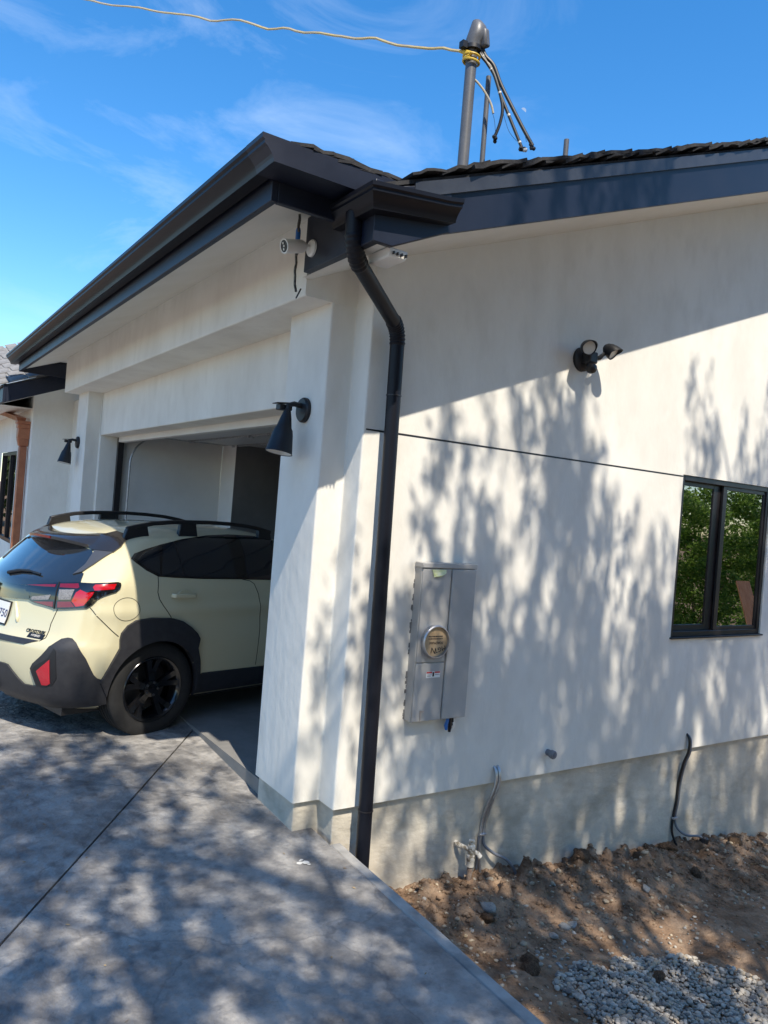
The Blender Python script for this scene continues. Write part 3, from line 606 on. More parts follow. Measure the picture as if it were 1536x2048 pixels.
MB().lathe([(0, -.04), (0.028, -.034), (0.036, -.01), (0.037, 0), (0.030, .022), (0.015, .032), (0, .035)], (fx - .02, y0 - .115, fz - .075), (-.1, -1, -.25), 22).build('motion_sensor', M['black'], fl, smooth=True)
MB().tube([(fx - .018, y0 - .09, fz - .02), (fx - .02, y0 - .10, fz - .06)], .022, 12).build('sensor_neck', M['lampblack'], fl, smooth=True)

# ================================================================== electric meter panel
mp = empty('meter_panel', (0.62, YS, 0.645)); tag(mp, 'grey electric meter panel with round cardboard-covered socket on the side wall', 'meter panel')
bx0, bx1, bz0, bz1, byf = 0.607, 1.012, 0.645, 1.575, YS - 0.072
MB().box((bx0, byf + .006, bz0), (bx1, YS + .02, bz1)).build('case', M['panelgrey'], mp, bevel=.004)
MB().box((bx0 - .006, byf - .010, bz1 - .018), (bx1 + .006, YS - .002, bz1 + .012)).build('rain_cap', M['panelgrey'], mp, bevel=.004)
MB().box((bx0 + .004, byf - .003, .998), (.822, byf + .0055, bz1 - .022)).build('meter_cover', M['panelgrey'], mp, bevel=.003)
lc = MB().box((bx0 + .004, byf - .003, bz0 + .003), (.822, byf + .0055, .992)).build('lower_cover', M['panelgrey'], mp, bevel=.003)
MB().box((.829, byf - .012, bz0 + .006), (bx1 - .002, byf + .0055, bz1 - .022)).build('breaker_door', M['panelgrey'], mp, bevel=.004)
MB().box((.665, byf - .008, bz0 + .006), (.672, byf - .0035, bz0 + .07)).box((.680, byf - .006, bz0 + .055), (.698, byf - .0035, bz0 + .068)).build('latch', M['steel'], lc)
mx, mz = 0.730, 1.122
rg = MB().lathe([(.080, -.006), (.098, -.006), (.100, .0), (.100, .026), (.094, .032), (.090, .032), (.088, .024), (.088, .004), (.080, .004)], (mx, byf - .003, mz), (0, -1, 0), 40).build('socket_ring', M['steel'], mp, smooth=True, angle=30)
MB().lathe([(0, .010), (.0875, .010), (.0875, .015), (0, .016)], (mx, byf - .003, mz), (0, -1, 0), 40).build('cardboard_disc', M['card'], mp, smooth=True, angle=30)
def wallm(x, z, y, rot=0.0): return Matrix.Translation((x, y, z)) @ Matrix.Rotation(R(90), 4, 'X') @ Matrix.Rotation(rot, 4, 'Z')
yt = byf - .0198
text_mesh('print', 'FOREMAN', .022, M['ink'], wallm(mx + .005, mz - .006, yt, math.pi), mp)
for k, zz_ in enumerate((.018, .032)): 
    mb = MB(); x = mx - .055
    while x < mx + .05: w_ = random.uniform(.004, .011); mb.box((x, yt, mz + zz_ - .003), (x + w_, yt - .0006, mz + zz_ + .003)); x += w_ + .003
    mb.build('print', M['ink'], mp)
text_mesh('scribble', 'MGT', .040, M['ink'], wallm(mx + .036, mz - .045, yt, math.pi + .25), mp)
text_mesh('scribble', 'N', .050, M['ink'], wallm(mx - .014, mz - .050, yt, math.pi - .12), mp)
# printed warning label and torn inspection sticker
MB().box((.690, byf - .0040, .905), (.795, byf - .0031, .942)).build('warning_label', M['white'], mp)
MB().box((.692, byf - .0048, .932), (.734, byf - .0041, .941)).box((.752, byf - .0048, .932), (.793, byf - .0041, .941)).build('label_band', M['red'], mp)
MB().box((.737, byf - .0048, .912), (.749, byf - .0041, .938)).box((.697, byf - .0048, .922), (.730, byf - .0041, .924)).box((.697, byf - .0048, .914), (.724, byf - .0041, .916)).box((.756, byf - .0048, .922), (.790, byf - .0041, .924)).build('label_print', M['ink'], mp)
mb = MB(); mb.prism([(.672, byf - .006, 1.548), (.778, byf - .006, 1.549), (.772, byf - .016, 1.530), (.752, byf - .02, 1.518), (.738, byf - .012, 1.505), (.710, byf - .016, 1.508), (.688, byf - .008, 1.502), (.682, byf - .007, 1.525)], (0, -.0008, 0)); mb.build('torn_sticker', M['label'], mp)
mb = MB(); rnd = random.Random(9)
for k in range(40):                                       # ragged stucco left round the case
    z = rnd.uniform(bz0, bz1); w_ = rnd.uniform(.004, .012); mb.box((bx0 - w_, YS - rnd.uniform(.001, .005), z), (bx0 + .001, YS + .01, z + rnd.uniform(.008, .03)))
tag(mb.build('patch_mortar', pmat('patch_mortar', (.16, .155, .15), .9), mp), kind='stuff')
# taped wire ends hanging out below
wr_ = empty('taped_wires', (.93, YS - .04, .60)); tag(wr_, 'blue, black and white taped wire ends below the meter panel', 'wires')
for k, (m_, x, L) in enumerate((('blue', .905, .085), ('cable', .93, .10), ('white', .952, .085), ('cable', .942, .06))):
    MB().tube([(x, YS - .045, .655), (x - .004, YS - .05, .63), (x + .006 * (k - 1), YS - .042, .655 - L * .7), (x + .002, YS - .038, .655 - L)], [.007, .010, .012, .009], 8).build('wire_end', M[m_], wr_, smooth=True)

# ================================================================== camera, sensor, wires under the eave
sc_ = empty('security_camera', (-0.26, -0.20, 3.205)); tag(sc_, 'white bullet security camera on the dark fascia end', 'camera')
MB().lathe([(.045, 0), (.045, .010), (.038, .018), (.012, .022), (0, .022)], (-0.2595, -0.215, 3.212), (-1, 0, 0), 26).build('base', M['white'], sc_, smooth=True)
MB().tube([(-.278, -.215, 3.212), (-.318, -.212, 3.212), (-.338, -.205, 3.202)], [.014, .016, .018], 12).build('neck', M['white'], sc_, smooth=True)
ca = Vector((-.93, -.12, -.25)).normalized(); cp = Vector((-.325, -.212, 3.207))
MB().lathe([(0, -.022), (.026, -.018), (.034, 0), (.036, .085), (.037, .103), (.037, .109), (.031, .109), (.031, .103), (0, .102)], cp, ca, 26).build('body', M['white'], sc_, smooth=True, angle=40)
MB().lathe([(0, .1025), (.0305, .1025), (.0305, .106), (0, .107)], cp, ca, 24).build('lens_plate', M['black'], sc_, smooth=True)
sdv = ca.cross(Vector((0, 0, 1))).normalized(); upv = sdv.cross(ca)
for d in (-.014, .0, .014): MB().lathe([(0, .1072), (.006, .1072), (.006, .1095), (0, .110)], cp + upv * d * 1.1 + sdv * abs(d) * .4, ca, 12).build('lens', M['lens'], sc_, smooth=True)
sn = empty('eave_sensor', (-.10, -.70, 3.06)); tag(sn, 'white vented plastic sensor box under the eave corner', 'sensor')
mb = MB(); zt = 3.1175; a = [(-.150, -.785), (-.030, -.775), (-.025, -.59), (-.150, -.59)]
mb.add([(x, y, zt) for x, y in a] + [(x * 1.0 + (.008 if x < -.1 else -.008), y + (.008 if y < -.7 else -.008), zt - .045) for x, y in a], [(0, 1, 2, 3), (7, 6, 5, 4), (0, 4, 5, 1), (1, 5, 6, 2), (2, 6, 7, 3), (3, 7, 4, 0)]); mb.build('housing', M['white'], sn, bevel=.008)
for k in range(4): MB().box((-.125 + k * .024, -.790, 3.085), (-.118 + k * .024, -.770, 3.098)).build('vent_slot', M['black'], sn)
hw = empty('hanging_wires', (-.26, -.04, 3.40)); tag(hw, 'dark twisted wires with blue tape hanging beside the camera', 'wires')
hx, hy = -.300, -.112
rnd = random.Random(2)
for k, s_ in enumerate((-1, 1)):
    pts = []; 
    for i in range(34):
        z = 3.405 - i * .0125; w_ = .012 * s_ if i < 8 else .005 * math.sin(i * .9 + k * 2.5)
        pts.append((hx + w_ * .6 + .002 * math.sin(i), hy + w_ * 1.1 + (0.0 if i < 27 else -.004 * (i - 27)), z))
    MB().tube(pts, .0068, 7).build('wire', nmat('dirty_wire', (.02, .02, .02), (.14, .13, .11), 60, 3, .6, .2, 90), hw, smooth=True)
MB().tube([(hx, hy, 3.335), (hx, hy, 3.322), (hx, hy, 3.255), (hx, hy, 3.245)], [.010, .0135, .0135, .011], 12).build('blue_tape', M['blue'], hw, smooth=True)
MB().tube([(hx, hy, 3.245), (hx + .002, hy, 3.215), (hx, hy, 3.19)], [.010, .014, .006], 10).build('splice', M['steel'], hw, smooth=True)
MB().tube([(hx + .01 * math.cos(t), hy - .04 + .016 * math.sin(t) * .8 - .02, 2.975 + .022 * math.cos(t) - .01 * math.sin(t)) for t in [i * math.pi / 6 for i in range(13)]], .004, 6).build('loop', M['cable'], hw, smooth=True)

# ================================================================== service mast on the roof
mx_, my_ = .81, -.05
zr = rt(mx_)
ms = empty('service_mast', (mx_, my_, zr)); tag(ms, 'tall grey electrical service mast with domed weatherhead on the roof', 'mast')
MB().tube([(mx_, my_, zr - .1), (mx_ + .004, my_, 4.80)], .0345, 22).build('pole', M['pipegrey'], ms, smooth=True)
hd = MB(); nseg = 22; rings = []
for (dz, rx, off, dr) in ((0, .050, 0, 0), (.03, .052, .004, .0), (.05, .056, .012, .0), (.085, .056, .022, -.004), (.13, .046, .024, -.01), (.16, .030, .016, -.014), (.172, .006, .01, -.016)):
    rings.append([(mx_ + .004 + off * .75 + math.cos(t) * (rx + .012 * (dz > .03) * (math.cos(t) > 0)), my_ - off * .66 + math.sin(t) * rx, 4.775 + dz) for t in [2 * math.pi * k / nseg for k in range(nseg)]])
hd.add([p_ for r_ in rings for p_ in r_], [(i * nseg + k, i * nseg + (k + 1) % nseg, (i + 1) * nseg + (k + 1) % nseg, (i + 1) * nseg + k) for i in range(len(rings) - 1) for k in range(nseg)] + [tuple(range(nseg)), tuple(range((len(rings) - 1) * nseg, len(rings) * nseg))])
hd.build('weatherhead', M['pipegrey'], ms, smooth=True)
lipc = Vector((mx_ + .075, my_ - .05, 4.80)); hd = MB(); hd.prism([lipc + Vector((-.05, .06, -.03)), lipc + Vector((-.03, -.03, -.03)), lipc + Vector((.02, -.02, -.02)), lipc + Vector((.0, .05, -.02))], (-.02, .0, .11)); hd.build('hood', M['pipegrey'], ms, bevel=.015)
MB().lathe([(.041, -.012), (.056, -.012), (.056, .012), (.041, .012)], (mx_ + .004, my_, 4.765), (0, 0, 1), 22).box((mx_ - .085, my_ - .02, 4.745), (mx_ - .05, my_ + .02, 4.785)).build('clamp', M['black'], ms, smooth=True)
def spline(P, n=8):
    P = [Vector(p_) for p_ in P]; out = []
    for i in range(len(P) - 1):
        a, b_, c, d = P[max(i - 1, 0)], P[i], P[i + 1], P[min(i + 2, len(P) - 1)]
        for k in range(n):
            t = k / n; out.append(.5 * ((2 * b_) + (c - a) * t + (2 * a - 5 * b_ + 4 * c - d) * t * t + (3 * b_ - a - 3 * c + d) * t ** 3))
    return out + [P[-1]]
Z3 = lambda dx, dz: (mx_ + dx * .83, my_ - dx * .55, 4.80 + dz)
drops = [[(.06, -.01), (.09, -.07), (.145, -.125), (.20, -.24), (.29, -.39), (.365, -.51), (.425, -.60)],
         [(.055, -.01), (.065, -.055), (.10, -.11), (.15, -.18), (.20, -.30), (.25, -.40), (.315, -.53), (.365, -.63)],
         [(.05, -.02), (.055, -.06), (.095, -.105), (.13, -.14), (.175, -.235), (.218, -.37), (.213, -.47), (.185, -.565)]]
cb = empty('drop_cables', Z3(.06, 0)); tag(cb, 'three black drop cables curling out of the weatherhead', 'cable')
for k, d in enumerate(drops):
    pts = spline([Z3(*q) for q in d], 7); c_ = MB().tube(pts, .0115 if k == 0 else .0100, 9).build('conductor', M['cable'], cb, smooth=True)
    e = pts[-1]; rr = random.Random(k); mb = MB()
    for j in range(5): q = e + Vector((rr.uniform(-.016, .016), rr.uniform(-.012, .012), rr.uniform(-.022, .008))); mb.lathe([(0, -.012), (.010, -.008), (.012, .004), (.006, .012), (0, .013)], q, (rr.uniform(-1, 1), rr.uniform(-1, 1), 1), 7)
    mb.build('taped_end', M['cable'], cb)
    if k == 1:
        for j in range(9, len(pts) - 3, 9): MB().tube([pts[j], pts[j].lerp(pts[j + 1], .6)], .0108, 9).build('marker_tape', M['tape'], cb, smooth=True)
        MB().lathe([(0, -.016), (.012, -.01), (.014, .008), (0, .014)], pts[-1] + Vector((.012, -.008, 0)), (1, .3, .5), 8).build('white_tape', M['white'], cb, smooth=True)
for d in ([(.190, -.55), (.175, -.46), (.155, -.41)], [(.385, -.58), (.36, -.49), (.33, -.45)], [(.325, -.58), (.27, -.52), (.225, -.41)]): MB().tube(spline([Z3(*q) for q in d], 6), .0014, 5).build('thin_wire', M['cable'], cb)
rd = MB().tube([(mx_ + .145, my_ - .01, rt(mx_ + .145) - .05), (mx_ + .143, my_ - .01, 4.645)], .0165, 12).build('vent_rod', M['pipegrey'], None, smooth=True); tag(rd, 'thin grey pipe standing just right of the service mast', 'pipe')
vx, vy = 2.085, .35
rd = MB().tube([(vx, vy, rt(vx) - .05), (vx, vy, 4.775)], .020, 14).build('vent_pipe', M['pipegrey'], None, smooth=True); tag(rd, 'short grey vent pipe poking above the roof edge', 'pipe')
# yellow rope-like cable from the mast away over the driveway
yc0 = Vector((mx_ - .03, my_ - .035, 4.712)); far = Vector((-3.07, 13.7, 11.4))
pts = []
for i in range(121):
    t = (i / 120) ** 1.6; q = yc0.lerp(far, t); q.z -= .16 * math.sin(math.pi * min(1, t * 1.0))
    w_ = .030 * min(1, i / 12); pts.append(q + Vector((noise.noise(Vector((i * .23, 1, 0))), noise.noise(Vector((i * .31, 5, 0))), noise.noise(Vector((i * .27, 9, 0))))) * w_)
yk = empty('overhead_cable', yc0); tag(yk, 'yellow and grey twisted cable tied to the mast and leading off overhead', 'cable')
MB().tube(pts, .0075, 8).build('strand', nmat('weathered_jacket', (.56, .43, .17), (.46, .40, .28), 5, 3, .6, .1, 60), yk, smooth=True)
MB().tube([p_ + Vector((.004, .003, .008)) for p_ in pts], .0055, 7).build('strand', nmat('grey_jacket', (.20, .18, .15), (.34, .30, .24), 14, 3, .6, .1, 60), yk, smooth=True)
kn = []
for i in range(60):
    t = i / 59 * 2 * math.pi * 2.6; kn.append((mx_ + .002 + math.cos(t) * .050, my_ + math.sin(t) * .050, 4.700 + .020 * math.sin(t * .39) + .006 * math.sin(t)))
MB().tube(kn, .0075, 8).build('knot', pmat('yellow_plastic', (.62, .42, .05), .45), yk, smooth=True)
MB().tube([yc0 + Vector((.0, 0, 0)), yc0 + (pts[5] - yc0) * .55, yc0 + (pts[5] - yc0)], [.013, .015, .008], 10).build('knot', pmat('yellow_plastic', (.62, .42, .05), .45), yk, smooth=True)
tail = spline([Z3(-.0, -.20), Z3(.05, -.235), (Z3(.10, -.29)), Z3(.145, -.36), Z3(.165, -.42)], 6)
MB().tube(tail, .007, 8).build('loose_tail', nmat('weathered_tail', (.44, .38, .26), (.36, .33, .28), 14, 3, .6, .1, 60), yk, smooth=True)
# pale daytime moon, its lit half only
mdir = Vector(_f) + Vector(_r) * ((1047 - 768) / 1533.33) + Vector(_u) * ((1024 - 221) / 1533.33)
mc = CAM + mdir * 2500; rm_ = 9.2; vs = []; fs = []; lit = (Vector(_u) * .8 + Vector(_r) * .6).normalized(); vw = mdir.normalized(); s3 = lit.cross(vw).normalized()
for i in range(17):
    a = math.pi * i / 16
    for j in range(9):
        b_ = math.pi * (j / 8) * .98 - math.pi * .49
        vs.append(mc + s3 * math.cos(a) * rm_ + (lit * math.cos(b_) - vw * math.sin(b_)) * math.sin(a) * rm_)
for i in range(16):
    for j in range(8): fs.append((i * 9 + j, i * 9 + j + 1, i * 9 + 10 + j, i * 9 + 9 + j))
mm = bpy.data.materials.new('moonlight'); mm.use_nodes = True; nn = mm.node_tree.nodes; ll = mm.node_tree.links
for k in list(nn): nn.remove(k)
oo = nn.new('ShaderNodeOutputMaterial'); ms_ = nn.new('ShaderNodeMixShader'); tt = nn.new('ShaderNodeBsdfTransparent'); ee = nn.new('ShaderNodeEmission'); ee.inputs['Color'].default_value = (.75, .85, 1, 1); ee.inputs['Strength'].default_value = .62; ms_.inputs[0].default_value = .34
ll.new(tt.outputs[0], ms_.inputs[1]); ll.new(ee.outputs[0], ms_.inputs[2]); ll.new(ms_.outputs[0], oo.inputs['Surface'])
mo = MB().add(vs, fs).build('moon', mm, None, smooth=True); tag(mo, 'pale half moon in the blue daytime sky', 'moon')

# ================================================================== pipes and cables along the foundation
st = empty('pipe_stub', (1.845, YS, .318)); tag(st, 'short capped grey pipe stub sticking out of the side wall', 'pipe')
MB().tube([(1.845, YS + .02, .318), (1.845, YS - .040, .316)], .022, 16).build('pipe', M['conduit'], st, smooth=True)
MB().lathe([(.027, 0), (.029, .006), (.029, .026), (.024, .032), (.010, .033), (.010, .040), (0, .041)], (1.845, YS - .034, .316), (0, -1, -.05), 16).build('cap', M['conduit'], st, smooth=True, angle=30)
def flex(pts, r_, n=9, rib=True):
    P = spline(pts, n); 
    if not rib: return MB().tube(P, r_, 9)
    L = sum((b_ - a).length for a, b_ in zip(P, P[1:])); m_ = int(L / .0045); out = []; i = 0; acc = 0
    cum = [0]
    for a, b_ in zip(P, P[1:]): cum.append(cum[-1] + (b_ - a).length)
    for k in range(m_ + 1):
        d = L * k / m_
        while i < len(cum) - 2 and cum[i + 1] < d: i += 1
        out.append(P[i].lerp(P[i + 1], (d - cum[i]) / max(1e-6, cum[i + 1] - cum[i])))
    return MB().tube(out, [r_ if k % 2 else r_ * .82 for k in range(m_ + 1)], 9)
c1 = empty('flexible_conduit', (1.33, YS - .03, -.45)); tag(c1, 'pair of ribbed metal conduits running down the foundation beside the old tap', 'conduit', 'conduits on the foundation')
yy = YS - .012
flex([(1.362, YS + .02, .285), (1.364, YS - .022, .25), (1.358, YS - .030, .17), (1.335, YS - .012, .06), (1.320, fy - .012, -.08), (1.312, fy - .012, -.2), (1.310, fy - .02, -.32), (1.330, fy - .03, -.47)], .0115).build('ribbed_tube', M['steel'], c1, smooth=True, angle=80)
flex([(1.395, YS + .02, .285), (1.392, YS - .022, .25), (1.388, YS - .030, .17), (1.362, YS - .012, .06), (1.345, fy - .012, -.08), (1.335, fy - .012, -.18)], .0115).build('ribbed_tube', M['steel'], c1, smooth=True, angle=80)
flex([(1.335, fy - .012, -.17), (1.345, fy - .02, -.235), (1.40, fy - .05, -.285), (1.50, fy - .08, -.34), (1.575, fy - .09, -.43), (1.60, fy - .09, -.53)], .010, rib=False).build('grey_tube', M['conduit'], c1, smooth=True)
MB().tube([(1.303, fy - .010, -.60), (1.303, fy - .010, -.17)], .008, 8).build('rod', M['conduit'], c1, smooth=True)
for z, a, b_ in ((.052, 1.325, 1.375), (-.172, 1.298, 1.350)): MB().box((a, fy - .030, z), (b_, fy - .001 if z < 0 else YS - .001, z + .016)).build('strap', M['steel'], c1, bevel=.003)
c2 = empty('black_conduit', (3.42, YS - .03, -.6)); tag(c2, 'pair of black cables running down the foundation toward the window end', 'conduit', 'conduits on the foundation')
flex([(3.412, YS + .02, .30), (3.414, YS - .022, .26), (3.408, YS - .028, .16), (3.380, YS - .01, .06), (3.385, fy - .012, -.1), (3.375, fy - .012, -.25), (3.350, fy - .012, -.38), (3.345, fy - .02, -.5), (3.40, fy - .06, -.63), (3.47, fy - .12, -.74)], .0095, rib=False).build('cable', M['cable'], c2, smooth=True)
flex([(3.430, YS + .02, .29), (3.432, YS - .022, .25), (3.428, YS - .028, .15), (3.405, YS - .01, .06), (3.412, fy - .012, -.1), (3.400, fy - .012, -.25), (3.375, fy - .012, -.38), (3.39, fy - .03, -.46), (3.48, fy - .06, -.52), (3.62, fy - .08, -.545), (3.68, fy - .09, -.60), (3.70, fy - .10, -.72)], .0095, rib=False).build('cable', M['conduit'], c2, smooth=True)
MB().box((3.335, fy - .030, -.386), (3.395, fy - .001, -.370)).build('strap', M['steel'], c2, bevel=.003)
MB().lathe([(.02, -.04), (.034, -.03), (.036, .02), (.022, .035), (0, .036)], (3.67, fy - .09, -.585), (.2, 0, 1), 10).build('clamp', M['black'], c2, smooth=True)
# old hose tap crusted with paint
hb = empty('hose_tap', (1.165, -.24, -.42)); tag(hb, 'old paint-crusted brass tap on a standpipe by the foundation', 'tap')
hx_, hy_ = 1.165, -.235
MB().tube([(hx_, hy_, -.62), (hx_, hy_, -.30)], .017, 14).build('standpipe', M['rust'], hb, smooth=True)
MB().lathe([(.017, -.31), (.024, -.305), (.025, -.27), (.028, -.265), (.028, -.235), (.022, -.23), (.026, -.20), (.024, -.175), (.014, -.168), (.012, -.155), (.020, -.150), (.020, -.142), (0, -.140)], (hx_, hy_, 0), (0, 0, 1), 14).build('valve', M['oldbrass'], hb, smooth=True, angle=45)
MB().tube([(hx_, hy_, -.205), (hx_ - .02, hy_ + .02, -.198), (hx_ - .045, hy_ + .06, -.192), (hx_ - .05, fy + .02, -.19)], [.018, .014, .016, .020], 12).build('inlet', M['oldbrass'], hb, smooth=True)
MB().tube([(hx_, hy_, -.215), (hx_ + .035, hy_ - .02, -.222), (hx_ + .05, hy_ - .03, -.245)], [.017, .015, .018], 12).build('spout', M['oldbrass'], hb, smooth=True)
# stake with clamp, bonding wire
sk = empty('ground_rod', (1.62, -.27, -.62)); tag(sk, 'rusty ground rod with clamp and yellow bonding wire in the dirt', 'ground rod')
MB().tube([(1.615, -.285, -.85), (1.61, -.28, -.50)], .010, 10).build('rod', M['rust'], sk, smooth=True)
MB().lathe([(.010, -.014), (.022, -.012), (.024, .01), (.014, .016), (0, .016)], (1.61, -.28, -.535), (0, 0, 1), 10).tube([(1.585, -.285, -.525), (1.64, -.28, -.53)], .006, 8).build('clamp', M['oldbrass'], sk, smooth=True)
MB().tube(spline([(1.20, -.26, -.44), (1.27, -.30, -.46), (1.36, -.36, -.50), (1.48, -.36, -.505), (1.57, -.30, -.50), (1.60, -.285, -.515)], 6), .0035, 7).build('bonding_wire', pmat('yellow_wire', (.50, .36, .05), .5), sk, smooth=True)
flex([(1.30, -.22, -.47), (1.38, -.26, -.50), (1.48, -.27, -.515), (1.595, -.275, -.535)], .009).build('ribbed_tube', M['steel'], sk, smooth=True, angle=80)

# ================================================================== stones, clods, gravel
def rock_mesh(name, seed, mat, flat=.65, rough=.28, sub=2):
    bm = bmesh.new(); bmesh.ops.create_icosphere(bm, subdivisions=sub, radius=1.0); off = Vector((seed * 7.3, seed * 1.9, 4))
    for v in bm.verts:
        n_ = v.co.normalized(); f_ = 1 + rough * noise.noise(n_ * 1.3 + off) + rough * .5 * noise.noise(n_ * 3.1 + off) + (rough * .25 * noise.noise(n_ * 7 + off) if sub > 2 else 0); v.co = n_ * f_; v.co.z *= flat
    me = bpy.data.meshes.new(name); bm.to_mesh(me); bm.free(); me.materials.append(mat)
    for p_ in me.polygons: p_.use_smooth = True
    return me
M['clod'] = nmat('dirt_clod', (0.11, 0.068, 0.043), (0.25, 0.17, 0.11), 3.0, 8, 0.95, 0.8, 9, bdist=.1, spec=.1)
M['stone'] = nmat('pale_stone', (0.30, 0.285, 0.26), (0.42, 0.40, 0.36), 2.0, 6, 0.85, 0.4, 8, bdist=.06, spec=.2)
M['pebble'] = nmat('grey_pebble', (0.20, 0.205, 0.21), (0.36, 0.355, 0.34), 1.2, 5, 0.75, 0.3, 8, bdist=.05, spec=.3)
cl = [rock_mesh('dirt_clod', k, M['clod'], .7, .42, 3) for k in range(4)]; stn = [rock_mesh('stone', k + 10, M['stone'], .6, .45, 2) for k in range(4)]; peb = [rock_mesh('pebble', k + 30, M['pebble'], .62, .18, 2) for k in range(5)]
rocks = [ # x, y, size, kind, label
 (2.20, -.235, .080, 0, 'round brown dirt clod against the foundation between the two conduits'),
 (3.18, -.235, .085, 0, 'round brown dirt clod left of the black cables'),
 (4.05, -.26, .075, 0, 'brown dirt clod right of the black cables by the wall'),
 (2.78, -.30, .075, 0, 'flat brown clod resting on the bank midway along the wall'),
 (1.10, -.50, .062, 1, 'pale broken stone in the dirt below the old tap'),
 (1.03, -.56, .055, 0, 'dark clod touching the pale stone below the old tap'),
 (.93, -1.02, .075, 0, 'large dark clod close to the driveway edge'),
 (1.00, -.95, .06, 0, 'cracked clod just behind the large one near the driveway edge'),
 (1.36, -.78, .046, 1, 'grey chunk of rubble left of the middle of the dirt'),
 (1.50, -.74, .050, 1, 'larger grey rubble chunk in the middle of the dirt'),
 (1.58, -.72, .042, 1, 'grey rubble chunk right of the middle of the dirt'),
 (1.62, -1.30, .062, 0, 'brown clod lying on top of the gravel patch'),
 (1.68, -1.55, .046, 0, 'small brown clod on the near side of the gravel patch'),
 (3.12, -.52, .065, 0, 'reddish clod in front of the black cables'),
 (2.42, -.62, .035, 1, 'lone pale stone in the far middle of the dirt'),
 (1.17, -1.00, .022, 2, 'smooth green-grey pebble left of the gravel patch, farther one'),
 (1.22, -1.06, .022, 2, 'smooth green-grey pebble left of the gravel patch, nearer one'),
]
rnd = random.Random(11)
for x, y, s_, k, lab in rocks:
    nm = ('dirt_clod', 'stone', 'pebble')[k]; o = bpy.data.objects.new(nm, (cl, stn, peb)[k][rnd.randrange(4)]); col.objects.link(o)
    o.location = (x, y, dirt_z(x, y) + s_ * .12); s_ *= .78; o.scale = (s_ * rnd.uniform(.9, 1.25), s_ * rnd.uniform(.8, 1.1), s_ * rnd.uniform(.8, 1.1)); o.rotation_euler = (rnd.uniform(-.3, .3), rnd.uniform(-.3, .3), rnd.uniform(0, 6))
    tag(o, lab, ('clod', 'stone', 'pebble')[k], 'loose lumps on the dirt')
# uncountable: gravel patch, scattered pebbles, crumbs of dirt, each one mesh
def scatter(name, bases, mats, spots, label, cat):
    vs, fs, mi = [], [], []
    for (x, y, z, s_, k, m_) in spots:
        V, F = bases[k]; rot = Matrix.Rotation(rnd.uniform(0, 6.3), 3, 'Z') @ Matrix.Rotation(rnd.uniform(-.6, .6), 3, 'X') @ Matrix.Diagonal((s_ * rnd.uniform(.75, 1.35), s_ * rnd.uniform(.7, 1.1), s_ * rnd.uniform(.55, .9)))
        o_ = len(vs); vs += [rot @ v + Vector((x, y, z)) for v in V]; fs += [tuple(i + o_ for i in f_) for f_ in F]; mi += [m_] * len(F)
    me = bpy.data.meshes.new(name); me.from_pydata(vs, [], fs)
    for m_ in mats: me.materials.append(m_)
    me.polygons.foreach_set('material_index', mi); me.polygons.foreach_set('use_smooth', [True] * len(fs))
    o = bpy.data.objects.new(name, me); col.objects.link(o); tag(o, label, cat, kind='stuff'); return o
def base(seed, flat, rough, sub=2):
    me = rock_mesh('tmp', seed, M['stone'], flat, rough, sub); r_ = ([v.co.copy() for v in me.vertices], [tuple(p_.vertices) for p_ in me.polygons]); bpy.data.meshes.remove(me); return r_
GB = [base(k + 50, .8, .22) for k in range(6)]; CBs = [base(k + 80, .8, .5, 1) for k in range(6)]
GM = [nmat('gravel_%d' % k, tuple(c * .82 for c in c0), c0, 30, 4, .8, .2, 120, spec=.25) for k, c0 in enumerate(((.42, .375, .31), (.31, .275, .23), (.54, .49, .41), (.19, .17, .15), (.46, .37, .26)))]
gp = [(.98, -1.16), (1.10, -1.06), (1.30, -1.03), (1.45, -1.08), (1.62, -1.10), (1.78, -1.15), (2.0, -1.27), (2.14, -1.45), (2.3, -1.8), (2.2, -2.3), (.9, -2.3), (.98, -1.6)]
def inside(p_, poly):
    c = False
    for i in range(len(poly)):
        a, b_ = poly[i], poly[i - 1]
        if (a[1] > p_[1]) != (b_[1] > p_[1]) and p_[0] < (b_[0] - a[0]) * (p_[1] - a[1]) / (b_[1] - a[1]) + a[0]: c = not c
    return c
spots = []
for layer in range(2):
    y = -2.1
    while y < -.9:
        x = .8
        while x < 2.4:
            px_, py_ = x + rnd.uniform(-.012, .012), y + rnd.uniform(-.012, .012); nz_ = .09 * noise.noise(Vector((px_ * 6, py_ * 6, 0)))
            if inside((px_ + nz_, py_ + nz_), gp): spots.append((px_, py_, dirt_z(px_, py_) + .002 + layer * .011 + rnd.uniform(0, .008), rnd.choice((.007, .009, .011, .013, .017)), rnd.randrange(6), rnd.choices(range(5), (4, 3, 3, 1, 1))[0]))
            x += .023
        y += .023
for k in range(420):
    x, y = rnd.uniform(.75, 2.6), rnd.uniform(-2.0, -.85)
    d = noise.noise(Vector((x * 2, y * 2, 5)))
    if d > -.05 and not inside((x, y), gp): spots.append((x, y, dirt_z(x, y) + .004, rnd.uniform(.007, .015), rnd.randrange(6), rnd.randrange(5)))
scatter('gravel', GB, GM, spots, 'patch of grey and white gravel on the dirt', 'gravel')
spots = []
for k in range(2200):
    x = .28 + 4.4 * rnd.random() ** 1.3; y = -.2 - 1.75 * rnd.random(); spots.append((x, y, dirt_z(x, y) + .002, .004 + .014 * rnd.random() ** 3, rnd.randrange(6), rnd.choices((0, 2, 4, 5), (1, 1, 2, 5))[0]))
